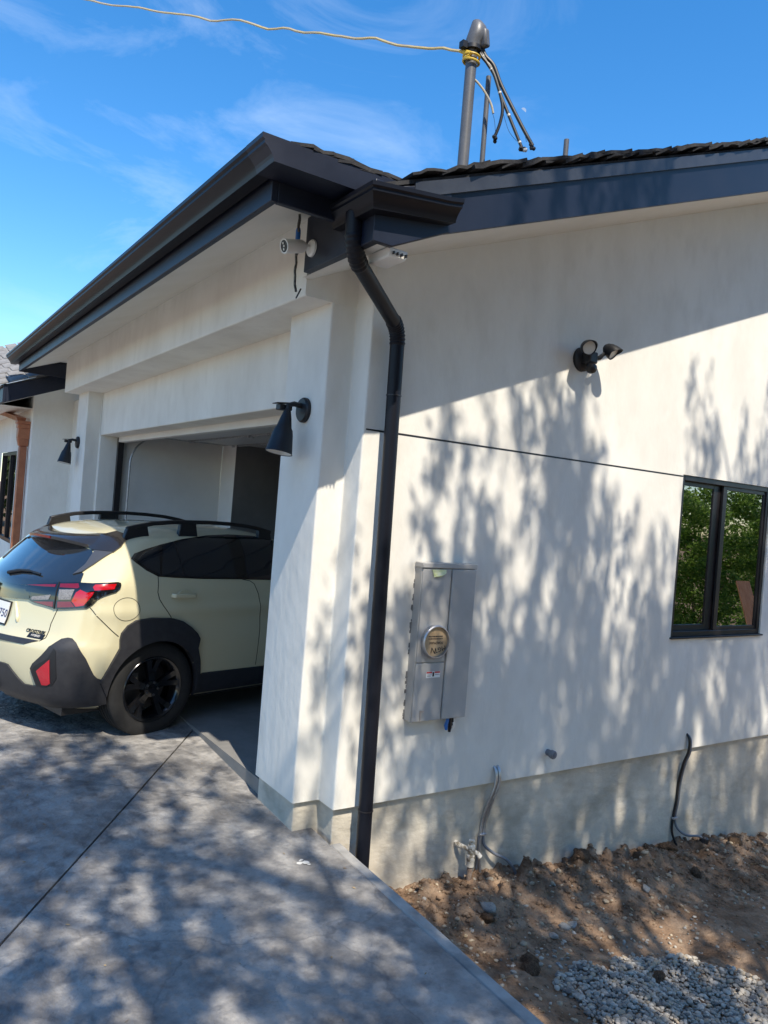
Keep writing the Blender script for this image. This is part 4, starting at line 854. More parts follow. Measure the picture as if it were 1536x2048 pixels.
for k in range(4200):                                     # crumbs concentrated on the bank by the wall
    x = .5 + 4.3 * rnd.random(); y = -.15 - .75 * rnd.random() ** 1.5; spots.append((x, y, dirt_z(x, y) + .002, .004 + .024 * rnd.random() ** 4, rnd.randrange(6), rnd.choices((4, 5), (1, 7))[0]))
scatter('pebbles_and_crumbs', CBs, GM + [M['dirt']], spots, 'scattered pebbles and dirt crumbs over the bare yard', 'pebbles')

# dry leaf litter and twigs on the dirt, a few bits on the concrete
vs, fs = [], []
for k in range(420):
    if k < 300: x, y = rnd.uniform(.3, 4.6), -.2 - 1.9 * rnd.random(); z = dirt_z(x, y) + .008
    else: x, y = rnd.uniform(-2.4, .1), rnd.uniform(-2.0, 1.2); z = drive_z(x, y) + .004
    if k < 300 and k % 4 == 0:                                # twig
        a = rnd.uniform(0, 3.1); L_ = rnd.uniform(.03, .10); d = Vector((math.cos(a), math.sin(a), rnd.uniform(-.1, .1))) * L_; q = Vector((-d.y, d.x, 0)).normalized() * .0022; p_ = Vector((x, y, z)); o_ = len(vs)
        vs += [p_ - q, p_ + q, p_ + d + q, p_ + d - q, p_ + Vector((0, 0, .004)), p_ + d + Vector((0, 0, .003))]; fs += [(o_, o_ + 4, o_ + 5, o_ + 3), (o_ + 1, o_ + 4, o_ + 5, o_ + 2)]
    else:
        a = rnd.uniform(0, 6.28); L_ = rnd.uniform(.010, .026) * (1 if k < 300 else .55); d = Vector((math.cos(a), math.sin(a), rnd.uniform(-.2, .3))) * L_; q = Vector((-math.sin(a), math.cos(a), rnd.uniform(-.3, .3))) * L_ * .28; p_ = Vector((x, y, z)); o_ = len(vs)
        vs += [p_ - d, p_ + q + Vector((0, 0, .003)), p_ + d, p_ - q]; fs.append((o_, o_ + 1, o_ + 2, o_ + 3))
me = bpy.data.meshes.new('leaf_litter'); me.from_pydata(vs, [], fs); me.materials.append(nmat('dry_leaf', (.16, .10, .05), (.36, .27, .15), 3, 2, .8, 0)); o = bpy.data.objects.new('leaf_litter', me); col.objects.link(o); tag(o, 'dry leaf litter and twigs scattered over dirt and concrete', 'litter', kind='stuff')
# dried splash of white paint on the concrete
mb = MB()
for k in range(9):
    cx_, cy_ = -.085 + rnd.gauss(0, .022), -.31 + rnd.gauss(0, .016); n_ = 9; rr_ = rnd.uniform(.006, .022)
    mb.prism([(cx_ + math.cos(2 * math.pi * i / n_) * rr_ * rnd.uniform(.6, 1.3), cy_ + math.sin(2 * math.pi * i / n_) * rr_ * rnd.uniform(.5, .9), drive_z(cx_, cy_) + .0004 * k + .0002) for i in range(n_)], (0, 0, .0015))
mb.build('paint_splash', pmat('dried_paint', (.62, .60, .55), .7), driveway)

# ================================================================== CAR
CX, CY, CZ, CYAW = -1.373, 2.372, 0.072, R(15)   # rear bumper on the centre line, ground, heading
car = empty('car', (CX, CY, CZ)); car.rotation_euler = (0, 0, CYAW); tag(car, 'pale cream crossover car backed half out of the garage with black roof rails', 'car')
# rings: z, half width, rear x, front x, rear corner radius
RINGS = [
 (0.235, 0.780, 0.210, 4.28, 0.24), (0.270, 0.835, 0.130, 4.36, 0.24), (0.330, 0.862, 0.080, 4.42, 0.24), (0.430, 0.876, 0.050, 4.46, 0.24),
 (0.540, 0.884, 0.036, 4.47, 0.24), (0.640, 0.888, 0.036, 4.46, 0.24), (0.690, 0.889, 0.046, 4.45, 0.24), (0.735, 0.889, 0.080, 4.44, 0.23),
 (0.780, 0.889, 0.104, 4.42, 0.22), (0.850, 0.889, 0.122, 4.38, 0.22), (0.930, 0.888, 0.136, 4.25, 0.22), (0.985, 0.887, 0.146, 4.05, 0.22),
 (1.040, 0.884, 0.158, 3.70, 0.22), (1.100, 0.876, 0.190, 3.45, 0.21), (1.150, 0.862, 0.240, 3.30, 0.20), (1.200, 0.840, 0.295, 3.12, 0.20), (1.270, 0.803, 0.365, 2.92, 0.20),
 (1.340, 0.765, 0.435, 2.74, 0.20), (1.405, 0.718, 0.500, 2.56, 0.21), (1.450, 0.676, 0.550, 2.44, 0.22), (1.482, 0.630, 0.600, 2.32, 0.24), (1.510, 0.572, 0.665, 2.22, 0.26), (1.529, 0.500, 0.770, 2.10, 0.27),
 (1.540, 0.400, 0.900, 2.0, 0.26), (1.547, 0.280, 1.060, 1.9, 0.2), (1.551, 0.150, 1.20, 1.8, 0.12), (1.552, 0.03, 1.35, 1.7, 0.02)]
def ringv(t):
    k = max(0, min(len(RINGS) - 2, int(t))); f_ = t - k
    P = [RINGS[max(0, min(len(RINGS) - 1, k + d))] for d in (-1, 0, 1, 2)]
    return [.5 * (2 * b_ + (c - a) * f_ + (2 * a - 5 * b_ + 4 * c - d) * f_ * f_ + (3 * b_ - a - 3 * c + d) * f_ ** 3) for a, b_, c, d in zip(*P)]
def body_pt(u, t):                            # u in 0..5: rear half, rear corner, side, front corner, front half
    z, w, r_, fr_, c = ringv(t); w = max(w, .01); c = min(c, w * .95, (fr_ - r_) * .45); e = .72
    crown = 0.055 * (1 - ((abs(0)) ** 2))
    if u <= 1: y = (w - c) * u; x = r_
    elif u <= 2:
        a = (u - 1) * math.pi / 2; s_, k = math.sin(a), 1 - math.cos(a); x = r_ + c * (k ** 1.0); y = w - c + c * s_
    elif u <= 3: x = r_ + c + (fr_ - c - r_ - c) * (u - 2); y = w
    elif u <= 4: a = (u - 3) * math.pi / 2; x = fr_ - c + c * math.sin(a); y = w - c + c * math.cos(a)
    else: x = fr_; y = (w - c) * (5 - u)
    if u < 2: x += 0.235 * (y / .88) ** 2 * (1 if z < 1.0 else max(.5, 1 - (z - 1) * .9))       # bowed rear in plan
    elif u <= 3: x += 0.235 * (1 if z < 1.0 else max(.5, 1 - (z - 1) * .9)) * max(0, 1 - (u - 2) / .35) * (y / .88) ** 2
    if 1.6 < u < 3.4: y -= 0.030 * max(0, (x - 3.2)) + 0.012 * max(0, .9 - x) ** 2 * (1 if z > .7 else .3)
    # sag of the roof line towards rear and front
    g_ = max(0, min(1, (z - 1.10) / .40)); xx = x
    sag = 0.135 * max(0, (1.35 - xx) / 1.1) ** 1.9 + 0.10 * max(0, (xx - 1.75) / .8) ** 2
    zz = z - sag * g_ * .62
    # shoulder crease above the wheel
    if 1.5 < u < 3.5: y += 0.012 * math.exp(-((z - .93) / .05) ** 2) + (0.022 * math.exp(-((x - .92) / .36) ** 2) * math.exp(-((z - .76) / .20) ** 2))
    return x, y, zz
us = axis([(0, 1, .10), (1, 2, .05), (2, 3, .012), (3, 4, .1), (4, 5, .2)]); ts = axis([(0, len(RINGS) - 1, .34)])
vs = []; nu = len(us)
for t in ts:
    for u in us: x, y, z = body_pt(u, t); vs.append((x, -y, z))
fs = [(j * nu + i, j * nu + i + 1, (j + 1) * nu + i + 1, (j + 1) * nu + i) for j in range(len(ts) - 1) for i in range(nu - 1)]
# mirror
n0 = len(vs); vs += [(x, -y, z) for x, y, z in vs]; fs += [tuple(i + n0 for i in reversed(f_)) for f_ in fs]
BV, BF = vs, fs
BVH = BVHTree.FromPolygons([Vector(v) for v in vs], fs)
def paint_mat():
    m = bpy.data.materials.new('cream_car_paint'); n, l, b = nodes(m)
    b.inputs['Base Color'].default_value = (0.60, 0.545, 0.355, 1); b.inputs['Roughness'].default_value = 0.30; b.inputs['Coat Weight'].default_value = 1.0; b.inputs['Coat Roughness'].default_value = 0.03
    tc = n.new('ShaderNodeTexCoord'); nz = n.new('ShaderNodeTexNoise'); nz.inputs['Scale'].default_value = 260; bp = n.new('ShaderNodeBump'); bp.inputs['Strength'].default_value = .012; bp.inputs['Distance'].default_value = .002
    l.new(tc.outputs['Object'], nz.inputs['Vector']); l.new(nz.outputs['Fac'], bp.inputs['Height']); l.new(bp.outputs[0], b.inputs['Normal'])
    return m
M['paint'] = paint_mat()
M['cargass'] = pmat('dark_car_glass', (0.016, 0.019, 0.023), 0.02, 0, 0.5, 1.0)
M['gloss'] = pmat('piano_black', (0.006, 0.006, 0.007), 0.06, 0, .5, 1.0)
M['clad'] = nmat('grained_black_cladding', (0.020, 0.020, 0.024), (0.028, 0.028, 0.032), 20, 4, 0.5, 0.12, 380, bdist=.002)
M['spoil'] = pmat('spoiler_black', (0.022, 0.020, 0.019), 0.16, 0, .5, .6)
M['fin'] = pmat('spoiler_fin_grey', (0.06, 0.062, 0.068), 0.3, 0, .5, .4)
M['tailred'] = pmat('taillight_red', (0.42, 0.002, 0.006), 0.10, 0, .5, 1.0)
M['taildark'] = pmat('taillight_dark_red', (0.16, 0.003, 0.010), 0.10, 0, .5, 1.0)
M['tailwhite'] = nmat('taillight_clear', (0.13, 0.125, 0.13), (0.32, 0.31, 0.30), 160, 2, .15, .5, 260, bdist=.004)
M['reflector'] = pmat('reflector_red', (0.42, 0.010, 0.022), 0.2, 0, .5, .8)
M['tyre'] = nmat('tyre_rubber', (0.008, 0.008, 0.009), (0.014, 0.014, 0.014), 18, 4, .75, .1, 120)
M['rim'] = pmat('gloss_black_wheel', (0.006, 0.006, 0.007), 0.2, 0, .4, .4)
M['darkmetal'] = pmat('dark_metal', (.07, .07, .07), .4, .6)

# body shell with wheel openings cut out
HUBS = (0.90, 3.57)
def in_arch(v): return abs(v[1]) > .55 and any((v[0] - h) ** 2 + (v[2] - .345) ** 2 < .412 ** 2 for h in HUBS)
keep = [f_ for f_ in BF if not all(in_arch(BV[i]) for i in f_)]
def cpar(o): o.parent = car; return o
def cbuild(mb, name, mat, parent=None, **k): o = mb.build(name, mat, None, **k); o.parent = parent or car; return o
cbuild(MB().add(BV, keep), 'body', M['paint'], smooth=True, weld=True, angle=50)
cbuild(MB().box((.30, -.70, .20), (4.2, .70, .50)), 'underbody', M['black'])
cbuild(MB().box((.42, -.60, .50), (3.9, .60, 1.05)), 'cabin_floor', M['black'])

AX = {'side': (Vector((1, 0, 0)), Vector((0, 1, 0))), 'rear': (Vector((0, -1, 0)), Vector((1, 0, 0))), 'corner': (Vector((.70711, -.70711, 0)), Vector((.70711, .70711, 0)))}
from mathutils.geometry import tessellate_polygon
def patch(name, mat, poly, proj, off=.004, cell=.035, parent=None, mirror=True, skirt=None, both=None, smooth_n=0):
    a, d = AX[proj]; bm = bmesh.new(); vv = [bm.verts.new((p_[0], p_[1], 0)) for p_ in poly]
    for t_ in tessellate_polygon([[Vector((p_[0], p_[1], 0)) for p_ in poly]]):
        try: bm.faces.new([vv[i] for i in t_])
        except ValueError: pass
    xs_ = [p_[0] for p_ in poly]; ys_ = [p_[1] for p_ in poly]
    for ax_, lo, hi in ((0, min(xs_), max(xs_)), (1, min(ys_), max(ys_))):
        k = math.ceil(lo / cell) * cell
        while k < hi: bmesh.ops.bisect_plane(bm, geom=bm.verts[:] + bm.edges[:] + bm.faces[:], plane_co=(k, 0, 0) if ax_ == 0 else (0, k, 0), plane_no=(1, 0, 0) if ax_ == 0 else (0, 1, 0)); k += cell
    nm = {}
    for v in bm.verts:
        q, z = v.co.x, v.co.y; o_ = a * q - d * 3 + Vector((0, 0, z)); h = BVH.ray_cast(o_, d)
        if h[0] is None: h = BVH.find_nearest(a * q - d * .4 + Vector((0, 0, z)))
        n_ = h[1].normalized()
        if n_.dot(d) > 0: n_ = -n_
        nm[v] = (h[0].copy(), n_); v.co = h[0] + n_ * off
    bed = [e for e in bm.edges if len(e.link_faces) == 1]
    ex = bmesh.ops.extrude_edge_only(bm, edges=bed); new = [v for v in ex['geom'] if isinstance(v, bmesh.types.BMVert)]
    sk_ = skirt if skirt is not None else off + .004
    base_ = list(nm.items())
    for v in new:
        b_ = min((w for w in v.link_edges), key=lambda e: e.calc_length()).other_vert(v); 
        if b_ in nm: v.co = v.co - nm[b_][1] * sk_
    bmesh.ops.recalc_face_normals(bm, faces=bm.faces)
    me = bpy.data.meshes.new(name); bm.to_mesh(me); bm.free()
    c_ = me.polygons[0].normal if len(me.polygons) else None
    me.materials.append(mat); o = bpy.data.objects.new(name, me); col.objects.link(o); o.parent = parent or car; shade(o, 40); res = [o]
    if mirror:
        m2 = me.copy(); m2.transform(Matrix.Diagonal((1, -1, 1, 1))); m2.flip_normals(); o2 = bpy.data.objects.new(name, m2); col.objects.link(o2); o2.parent = car; res.append(o2)
    return res
def ribbon(pts, w):                          # polyline -> thin polygon
    P = [Vector((x, y)) for x, y in pts]; L_, R_ = [], []
    for i, p_ in enumerate(P):
        t_ = (P[min(i + 1, len(P) - 1)] - P[max(i - 1, 0)]).normalized(); n_ = Vector((-t_.y, t_.x)) * w / 2; L_.append(tuple(p_ + n_)); R_.append(tuple(p_ - n_))
    return L_ + R_[::-1]
def smooth_poly(P, n=4, closed=True):        # Catmull-Rom through outline points
    m_ = len(P); out = []
    for i in range(m_):
        a, b_, c, d = [Vector(P[(i + k) % m_]) for k in (-1, 0, 1, 2)]
        for k in range(n): t = k / n; out.append(tuple(.5 * (2 * b_ + (c - a) * t + (2 * a - 5 * b_ + 4 * c - d) * t * t + (3 * b_ - a - 3 * c + d) * t ** 3)))
    return out
# side glass: black surround, then the panes
dlo = [(.699, 1.307), (.732, 1.339), (.837, 1.373), (.972, 1.407), (1.187, 1.451), (1.439, 1.483), (1.675, 1.496), (1.931, 1.492), (2.15, 1.462), (2.40, 1.395), (2.66, 1.290), (2.86, 1.17), (2.80, 1.135), (2.40, 1.132), (1.987, 1.139), (1.66, 1.151), (1.254, 1.160), (1.027, 1.171), (.886, 1.181), (.795, 1.226), (.721, 1.283)]
patch('window_surround', M['gloss'], dlo, 'side', .003)
patch('quarter_window', M['cargass'], [(.722, 1.308), (.745, 1.332), (.845, 1.362), (.945, 1.390), (.900, 1.195), (.805, 1.238)], 'side', .005)
patch('rear_door_window', M['cargass'], [(.985, 1.398), (1.08, 1.420), (1.10, 1.185), (1.03, 1.186), (.915, 1.196)], 'side', .005)
patch('rear_door_window', M['cargass'], [(1.095, 1.420), (1.20, 1.440), (1.44, 1.470), (1.605, 1.480), (1.600, 1.166), (1.26, 1.174), (1.115, 1.182)], 'side', .005)
patch('front_door_window', M['cargass'], [(1.75, 1.482), (1.93, 1.478), (2.14, 1.450), (2.38, 1.385), (2.64, 1.280), (2.74, 1.165), (2.40, 1.148), (1.98, 1.153), (1.72, 1.160)], 'side', .005)
patch('window_divider', M['black'], ribbon([(1.088, 1.425), (1.107, 1.182)], .014), 'side', .007)
M['seam'] = pmat('panel_gap', (.004, .004, .004), .8)
for k, (nm, pts, pr) in enumerate((('door_seam', [(.885, 1.181), (.871, 1.071), (.885, 1.02), (.92, .965), (.986, .881)], 'side'), ('door_seam', [(1.66, 1.151), (1.735, 1.138), (1.775, 1.115), (1.82, 1.03), (1.842, .926), (1.86, .741), (1.854, .44)], 'side'),
   ('door_seam', [(2.87, 1.13), (2.92, .9), (2.90, .6), (2.86, .44)], 'side'), ('tailgate_seam', [(.619, .934), (.603, .889), (.583, .831), (.578, .787), (.565, .736), (.524, .711)], 'corner'), ('bumper_seam', [(.847, .968), (.892, .921), (1.04, .767)], 'corner'))):
    patch(nm, M['seam'], ribbon(pts, .0055), pr, .0012, skirt=.004)
patch('fuel_door_seam', M['seam'], [(.625 + .100 * math.cos(t), .957 + .083 * math.sin(t)) for t in [i * math.pi / 20 for i in range(41)]] + [(.625 + .0965 * math.cos(t), .957 + .0795 * math.sin(t)) for t in [i * math.pi / 20 for i in range(40, -1, -1)]], 'side', .0012, skirt=.004, mirror=False)
# door handles
for x in (1.09, 2.05):
    for s_ in (-1, 1):
        h_ = BVH.ray_cast(Vector((x, -3 if s_ < 0 else 3, 1.04)), Vector((0, 1 if s_ < 0 else -1, 0)))[0]; y = h_.y
        o = cbuild(MB().lathe([(0, 0), (.055, 0), (.05, .004), (0, .004)], (x + .01, y, 1.045), (0, s_, 0), 20), 'handle_cup', M['paint'], smooth=True); o.scale = (1.1, 1, .75); o.location = (0, 0, 1.045 * .25); o.location.x = -(x + .01) * .1
        cbuild(MB().sweep([(x - .105, y + s_ * .004, 1.043), (x - .085, y + s_ * .030, 1.043), (x, y + s_ * .036, 1.041), (x + .085, y + s_ * .030, 1.038), (x + .105, y + s_ * .004, 1.037)], [(-.008, -.016), (.008, -.016), (.008, .016), (-.008, .016)]), 'door_handle', M['paint'], bevel=.006)
# rear glass, garnish, tailgate furniture
rg_ = [(0, 1.385), (.14, 1.380), (.27, 1.370), (.42, 1.352), (.535, 1.338), (.575, 1.315), (.605, 1.245), (.625, 1.195), (.66, 1.185), (.71, 1.128), (.561, 1.103), (.30, 1.062), (0, 1.045)]
patch('rear_window', M['cargass'], rg_ + [(-y, z) for y, z in rg_[-2:0:-1]], 'rear', .004, mirror=False, cell=.05)
patch('spoiler_fin', M['fin'], [(.497, 1.385), (.60, 1.372), (.680, 1.345), (.662, 1.25), (.639, 1.192), (.590, 1.168), (.605, 1.243), (.566, 1.330)], 'rear', .012)
patch('spoiler_cheek', M['spoil'], [(.70, 1.360), (.742, 1.340), (.913, 1.338), (.951, 1.378), (.966, 1.43), (.945, 1.458), (.86, 1.475), (.76, 1.44)], 'corner', .015)
gn = [(0, 1.048), (.164, 1.052), (.275, 1.057), (.300, 1.03), (.352, .990), (.350, .968), (0, .941)]
patch('tailgate_garnish', M['gloss'], gn + [(-y, z) for y, z in gn[-2:0:-1]], 'rear', .012, mirror=False, cell=.05)
pt = patch('license_plate', M['white'], [(-.152, .768), (.152, .768), (.152, .918), (-.152, .918)], 'rear', .014, mirror=False)
patch('plate_frame', M['black'], [(-.162, .758), (.162, .758), (.162, .928), (-.162, .928)], 'rear', .009, mirror=False)
def rear_frame(y, z, off):                   # matrix on the tailgate surface, text reads from behind
    h_ = BVH.ray_cast(Vector((-3, y, z)), Vector((1, 0, 0))); n_ = h_[1].normalized()
    if n_.x > 0: n_ = -n_
    up = (Vector((0, 0, 1)) - n_ * n_.z).normalized(); rt_ = up.cross(n_).normalized()
    m_ = Matrix((( rt_.x, up.x, n_.x, 0), (rt_.y, up.y, n_.y, 0), (rt_.z, up.z, n_.z, 0), (0, 0, 0, 1))); m_.translation = h_[0] + n_ * off; return m_
M['plateblue'] = pmat('plate_blue', (.02, .03, .12), .6)
for body_, y, z, s_, m_ in (('750', -.098, .836, .082, 'plateblue'), ('California', .0, .902, .030, 'red')): 
    if body_ == '750': o = text_mesh('plate_number', body_, s_, M[m_], rear_frame(y, z, .0165)); o.parent = car
o = text_mesh('model_badge', 'CROSSTREK', .034, M['black'], rear_frame(-.50, .763, .004), extrude=.002); o.parent = car
bd_ = patch('hybrid_badge', M['black'], [(.452, .722), (.592, .722), (.592, .752), (.452, .752)], 'rear', .004, mirror=False)
o = text_mesh('badge_text', 'HYBRID', .024, M['lens'], rear_frame(-.522, .737, .0055), extrude=.0008); o.parent = car
sp_ = [(0, .700), (.20, .706), (.50, .712), (.575, .712), (.47, .676), (.22, .668), (0, .668)]
patch('bumper_step_pad', M['clad'], sp_ + [(-y, z) for y, z in sp_[-2:0:-1]], 'rear', .006, mirror=False, cell=.05)
# V-shaped creases beside the plate recess
for s_ in (-1, 1):
    P = [(s_ * .205, .935), (s_ * .265, .84), (s_ * .285, .80)]; pts = []
    for y, z in P: h_ = BVH.ray_cast(Vector((-3, y, z)), Vector((1, 0, 0))); pts.append(h_[0] + Vector((-.004, 0, 0)))
    cbuild(MB().tube(spline(pts, 5), [.006, .009, .011, .012, .013, .014, .014, .012, .009, .006, .003][:len(spline(pts, 5))], 8), 'plate_crease', M['paint'], smooth=True)
# wiper
wp = []
for y, z in ((.05, 1.112), (-.07, 1.140), (-.20, 1.148), (-.33, 1.142)): h_ = BVH.ray_cast(Vector((-3, y, z)), Vector((1, 0, 0))); wp.append(h_[0] + Vector((-.020, 0, .006)))
cbuild(MB().tube(spline(wp, 6), [.014] * 6 + [.011] * 6 + [.007] * 7, 8), 'rear_wiper', M['black'], smooth=True)
# tail lamps: dark housing with red and clear cells, wrapping the corner
hs = [(.300, 1.050), (.43, 1.081), (.587, 1.106), (.755, 1.124), (.844, 1.127), (.998, 1.143), (1.016, 1.138), (1.022, 1.122), (1.019, 1.102), (.998, 1.080), (.928, 1.052), (.894, 1.030), (.865, .991), (.832, .964), (.625, .935), (.595, .936), (.501, .947), (.429, .952), (.372, .966), (.388, .988), (.338, 1.022)]
for side_, hh in enumerate(patch('taillight', M['gloss'], hs, 'corner', .012, cell=.03)):
    pass
for nm, mt, P in (('red_cell', 'taildark', [(.334, 1.060), (.447, 1.078), (.583, 1.095), (.580, 1.078), (.491, 1.070)]), ('red_cell', 'taildark', [(.615, 1.100), (.751, 1.116), (.764, 1.096), (.753, 1.088), (.620, 1.080)]), ('red_cell', 'tailred', [(.853, 1.102), (.864, 1.118), (.993, 1.130), (.985, 1.097), (.867, 1.082)]),
    ('red_cell', 'tailred', [(.725, 1.002), (.748, 1.061), (.774, 1.082), (.821, 1.066), (.866, 1.074), (.857, 1.050), (.808, .978), (.757, .966)]), ('red_cell', 'taildark', [(.620, .986), (.718, .998), (.750, .964), (.625, .946)]), ('red_cell', 'taildark', [(.418, .960), (.585, .981), (.588, .945), (.54, .948)]),
    ('clear_cell', 'tailwhite', [(.620, 1.066), (.735, 1.080), (.716, 1.012), (.623, 1.000)]), ('clear_cell', 'tailwhite', [(.394, .979), (.408, .994), (.560, 1.026), (.547, .990), (.409, .970)])):
    patch(nm, M[mt], P, 'corner', .0145, cell=.03, skirt=.004)
patch('lamp_split', M['seam'], ribbon([(.603, 1.110), (.600, .935)], .007), 'corner', .016, skirt=.006)
# bumper cladding, reflector in its recess, diffuser
cd = [(.225, .517), (.251, .518), (.288, .514), (.326, .483), (.396, .428), (.436, .402), (.541, .405), (.487, .524), (.504, .560), (.568, .624), (.618, .688), (.656, .716), (.692, .744), (.733, .755), (.760, .752), (.791, .725), (.862, .622), (.915, .506), (.934, .482), (.965, .468), (.985, .42), (.985, .29), (.70, .262), (.225, .262)]
patch('bumper_cladding', M['clad'], cd, 'corner', .013, cell=.03)
patch('reflector_recess', M['black'], [(.507, .517), (.524, .547), (.617, .609), (.654, .681), (.670, .667), (.688, .480), (.660, .433), (.554, .413)], 'corner', .0165, skirt=.004)
patch('reflector', M['reflector'], [(.545, .517), (.586, .557), (.635, .606), (.646, .443), (.626, .430), (.591, .428)], 'corner', .021, skirt=.006)
df = [(0, .500), (.10, .512), (.275, .517), (.275, .29), (0, .29)]
patch('diffuser', M['clad'], df + [(-y, z) for y, z in df[-1:0:-1]], 'rear', .010, mirror=False, cell=.05)
for y in (-.14, .14): h_ = BVH.ray_cast(Vector((-3, y, .40)), Vector((1, 0, 0)))[0]; cbuild(MB().prism([(h_.x - .045, y - .006, .30), (h_.x - .012, y - .006, .48), (h_.x + .02, y - .006, .48), (h_.x + .02, y - .006, .28)], (0, .012, 0)), 'diffuser_fin', M['clad'])
# wheel-arch flares and sill cladding
ar = [(.470, .455), (.586, .684), (.582, .746), (.590, .790), (.633, .842), (.695, .878), (.822, .890), (.99, .880), (1.08, .852), (1.163, .800), (1.226, .747), (1.254, .706), (1.244, .635), (1.277, .539), (1.290, .460), (1.300, .300)]
inner = [(.90 + .372 * math.cos(t), .345 + .372 * math.sin(t)) for t in [R(-12) + i * R(192) / 22 for i in range(23)]]
patch('arch_flare', M['clad'], ar + inner, 'side', .024, cell=.03, skirt=.06)
patch('arch_flare', M['clad'], [(x + 2.67, z) for x, z in ar + inner], 'side', .024, cell=.03, skirt=.06)
patch('sill_cladding', M['clad'], [(1.29, .27), (1.29, .415), (1.33, .428), (3.15, .412), (3.18, .27)], 'side', .010, cell=.1)
for hx_ in HUBS:
    for s_ in (-1, 1): 
        aa = [R(-8) + i * R(196) / 24 for i in range(25)]; vs = [(hx_ + .40 * math.cos(t), s_ * y, .345 + .40 * math.sin(t)) for y in (.50, .855) for t in aa] + [(hx_, s_ * .50, .345)]
        cbuild(MB().add(vs, [(i, i + 1, 26 + i, 25 + i) for i in range(24)] + [(i, i + 1, 50) for i in range(24)]), 'wheel_well', M['black'], smooth=True)
# wheels
def wheel(hx_, s_):
    w = empty('wheel', (hx_, 0, 0)); w.parent = car; w.location = (hx_, s_ * .770, .350); w.rotation_euler = (0, 0, 0 if s_ < 0 else math.pi)
    def wb(mb, nm, mat, **k): o = mb.build(nm, mat, None, **k); o.parent = w; return o
    pr = [(.236, -.098), (.262, -.108), (.300, -.110), (.330, -.104), (.345, -.092)]
    y = -.092
    for gx in (-.062, -.022, .022, .062): pr += [(.3505, gx - .006), (.3415, gx - .004), (.3415, gx + .004), (.3505, gx + .006)]
    pr += [(.345, .092), (.330, .104), (.300, .110), (.262, .108), (.236, .098)]
    wb(MB().lathe(pr, (0, 0, 0), (0, 1, 0), 64, cap=False), 'tyre', M['tyre'], smooth=True, angle=30)
    wb(MB().lathe([(.240, .10), (.236, .09), (.222, .05), (.215, -.03), (.222, -.08), (.236, -.096), (.243, -.104), (.239, -.108), (.228, -.104), (.208, -.08), (.200, .0), (.21, .08)], (0, 0, 0), (0, 1, 0), 48, cap=False), 'rim', M['rim'], smooth=True, angle=40)
    wb(MB().lathe([(0, .02), (.17, .02), (.17, .03), (0, .03)], (0, 0, 0), (0, 1, 0), 32), 'brake_disc', M['darkmetal'], smooth=True)
    for k in range(5):
        a = 2 * math.pi * k / 5 + .3; mb = MB()
        for d in (-.20, .20):
            c0, c1 = a + d * .28, a + d; n_ = 8; vs = []
            for i in range(n_):
                t = i / (n_ - 1); r_ = .035 + .185 * t; an = c0 + (c1 - c0) * t; wd = .020 + .008 * t; yo = -.088 + .022 * math.sin(t * math.pi) - .008 * t
                ct, st_ = math.cos(an), math.sin(an)
                for (q, yy_) in ((-wd, yo + .03), (-wd * .75, yo), (wd * .75, yo), (wd, yo + .03)): vs.append((ct * r_ - st_ * q, yy_, st_ * r_ + ct * q))
            mb.add(vs, [(i * 4 + j, i * 4 + 4 + j, i * 4 + 4 + (j + 1) % 4, i * 4 + (j + 1) % 4) for i in range(n_ - 1) for j in range(4)] + [(0, 1, 2, 3), tuple((n_ - 1) * 4 + j for j in (3, 2, 1, 0))])
        wb(mb, 'spoke', M['rim'], smooth=True, angle=30)
    wb(MB().lathe([(.062, .0), (.066, .05), (.060, .072), (.034, .078), (.032, .086), (0, .088)], (0, -.015, 0), (0, -1, 0), 28), 'hub', M['rim'], smooth=True, angle=30)
    for k in range(5): a = 2 * math.pi * k / 5; wb(MB().lathe([(.010, 0), (.010, .014), (.006, .017), (0, .017)], (.047 * math.cos(a), -.082, .047 * math.sin(a)), (0, -1, 0), 8), 'lug_nut', M['darkmetal'], smooth=True)
    cal = wb(MB().box((-.15, -.045, .02), (-.09, .02, .13)), 'caliper', M['darkmetal'], bevel=.01)
for hx_ in HUBS:
    for s_ in (-1, 1): wheel(hx_, s_)
# spoiler with brake light
def roof_z(x, y): h_ = BVH.ray_cast(Vector((x, y, 3)), Vector((0, 0, -1))); return h_[0].z if h_[0] else 1.3
NY = 29; top = []; tr = []; un = []
for i in range(NY):
    y = -.635 + 1.27 * i / (NY - 1); e = abs(y) / .635
    xl = .575 + .40 * y * y + .03 * e ** 6; xt = .385 + .55 * y * y + .06 * e ** 8; zt_ = 1.416 - .16 * y * y - .022 * e ** 10
    zl = roof_z(xl, y * .955) + .006
    if e > .93: zl = min(zl, zl_prev) if i > NY / 2 else zl
    zl_prev = zl
    top.append([(xl + .02, y * .955, zl - .010), (xl, y * .96, zl), (xl * .6 + xt * .4, y, zl * .6 + zt_ * .4 + .012), (xl * .2 + xt * .8, y, zl * .2 + zt_ * .8 + .010), (xt, y, zt_), (xt + .004, y, zt_ - .022), (xt + .05, y * .985, zt_ - .040), (xt + .16, y * .96, zt_ - .045), (xl + .05, y * .93, zl - .06)])
nm_ = len(top[0]); vs = [p_ for r_ in top for p_ in r_]
cbuild(MB().add(vs, [(i * nm_ + j, (i + 1) * nm_ + j, (i + 1) * nm_ + (j + 1) % nm_, i * nm_ + (j + 1) % nm_) for i in range(NY - 1) for j in range(nm_)] + [tuple(range(nm_)), tuple(range((NY - 1) * nm_, NY * nm_))]), 'spoiler', M['spoil'], smooth=True, angle=50)
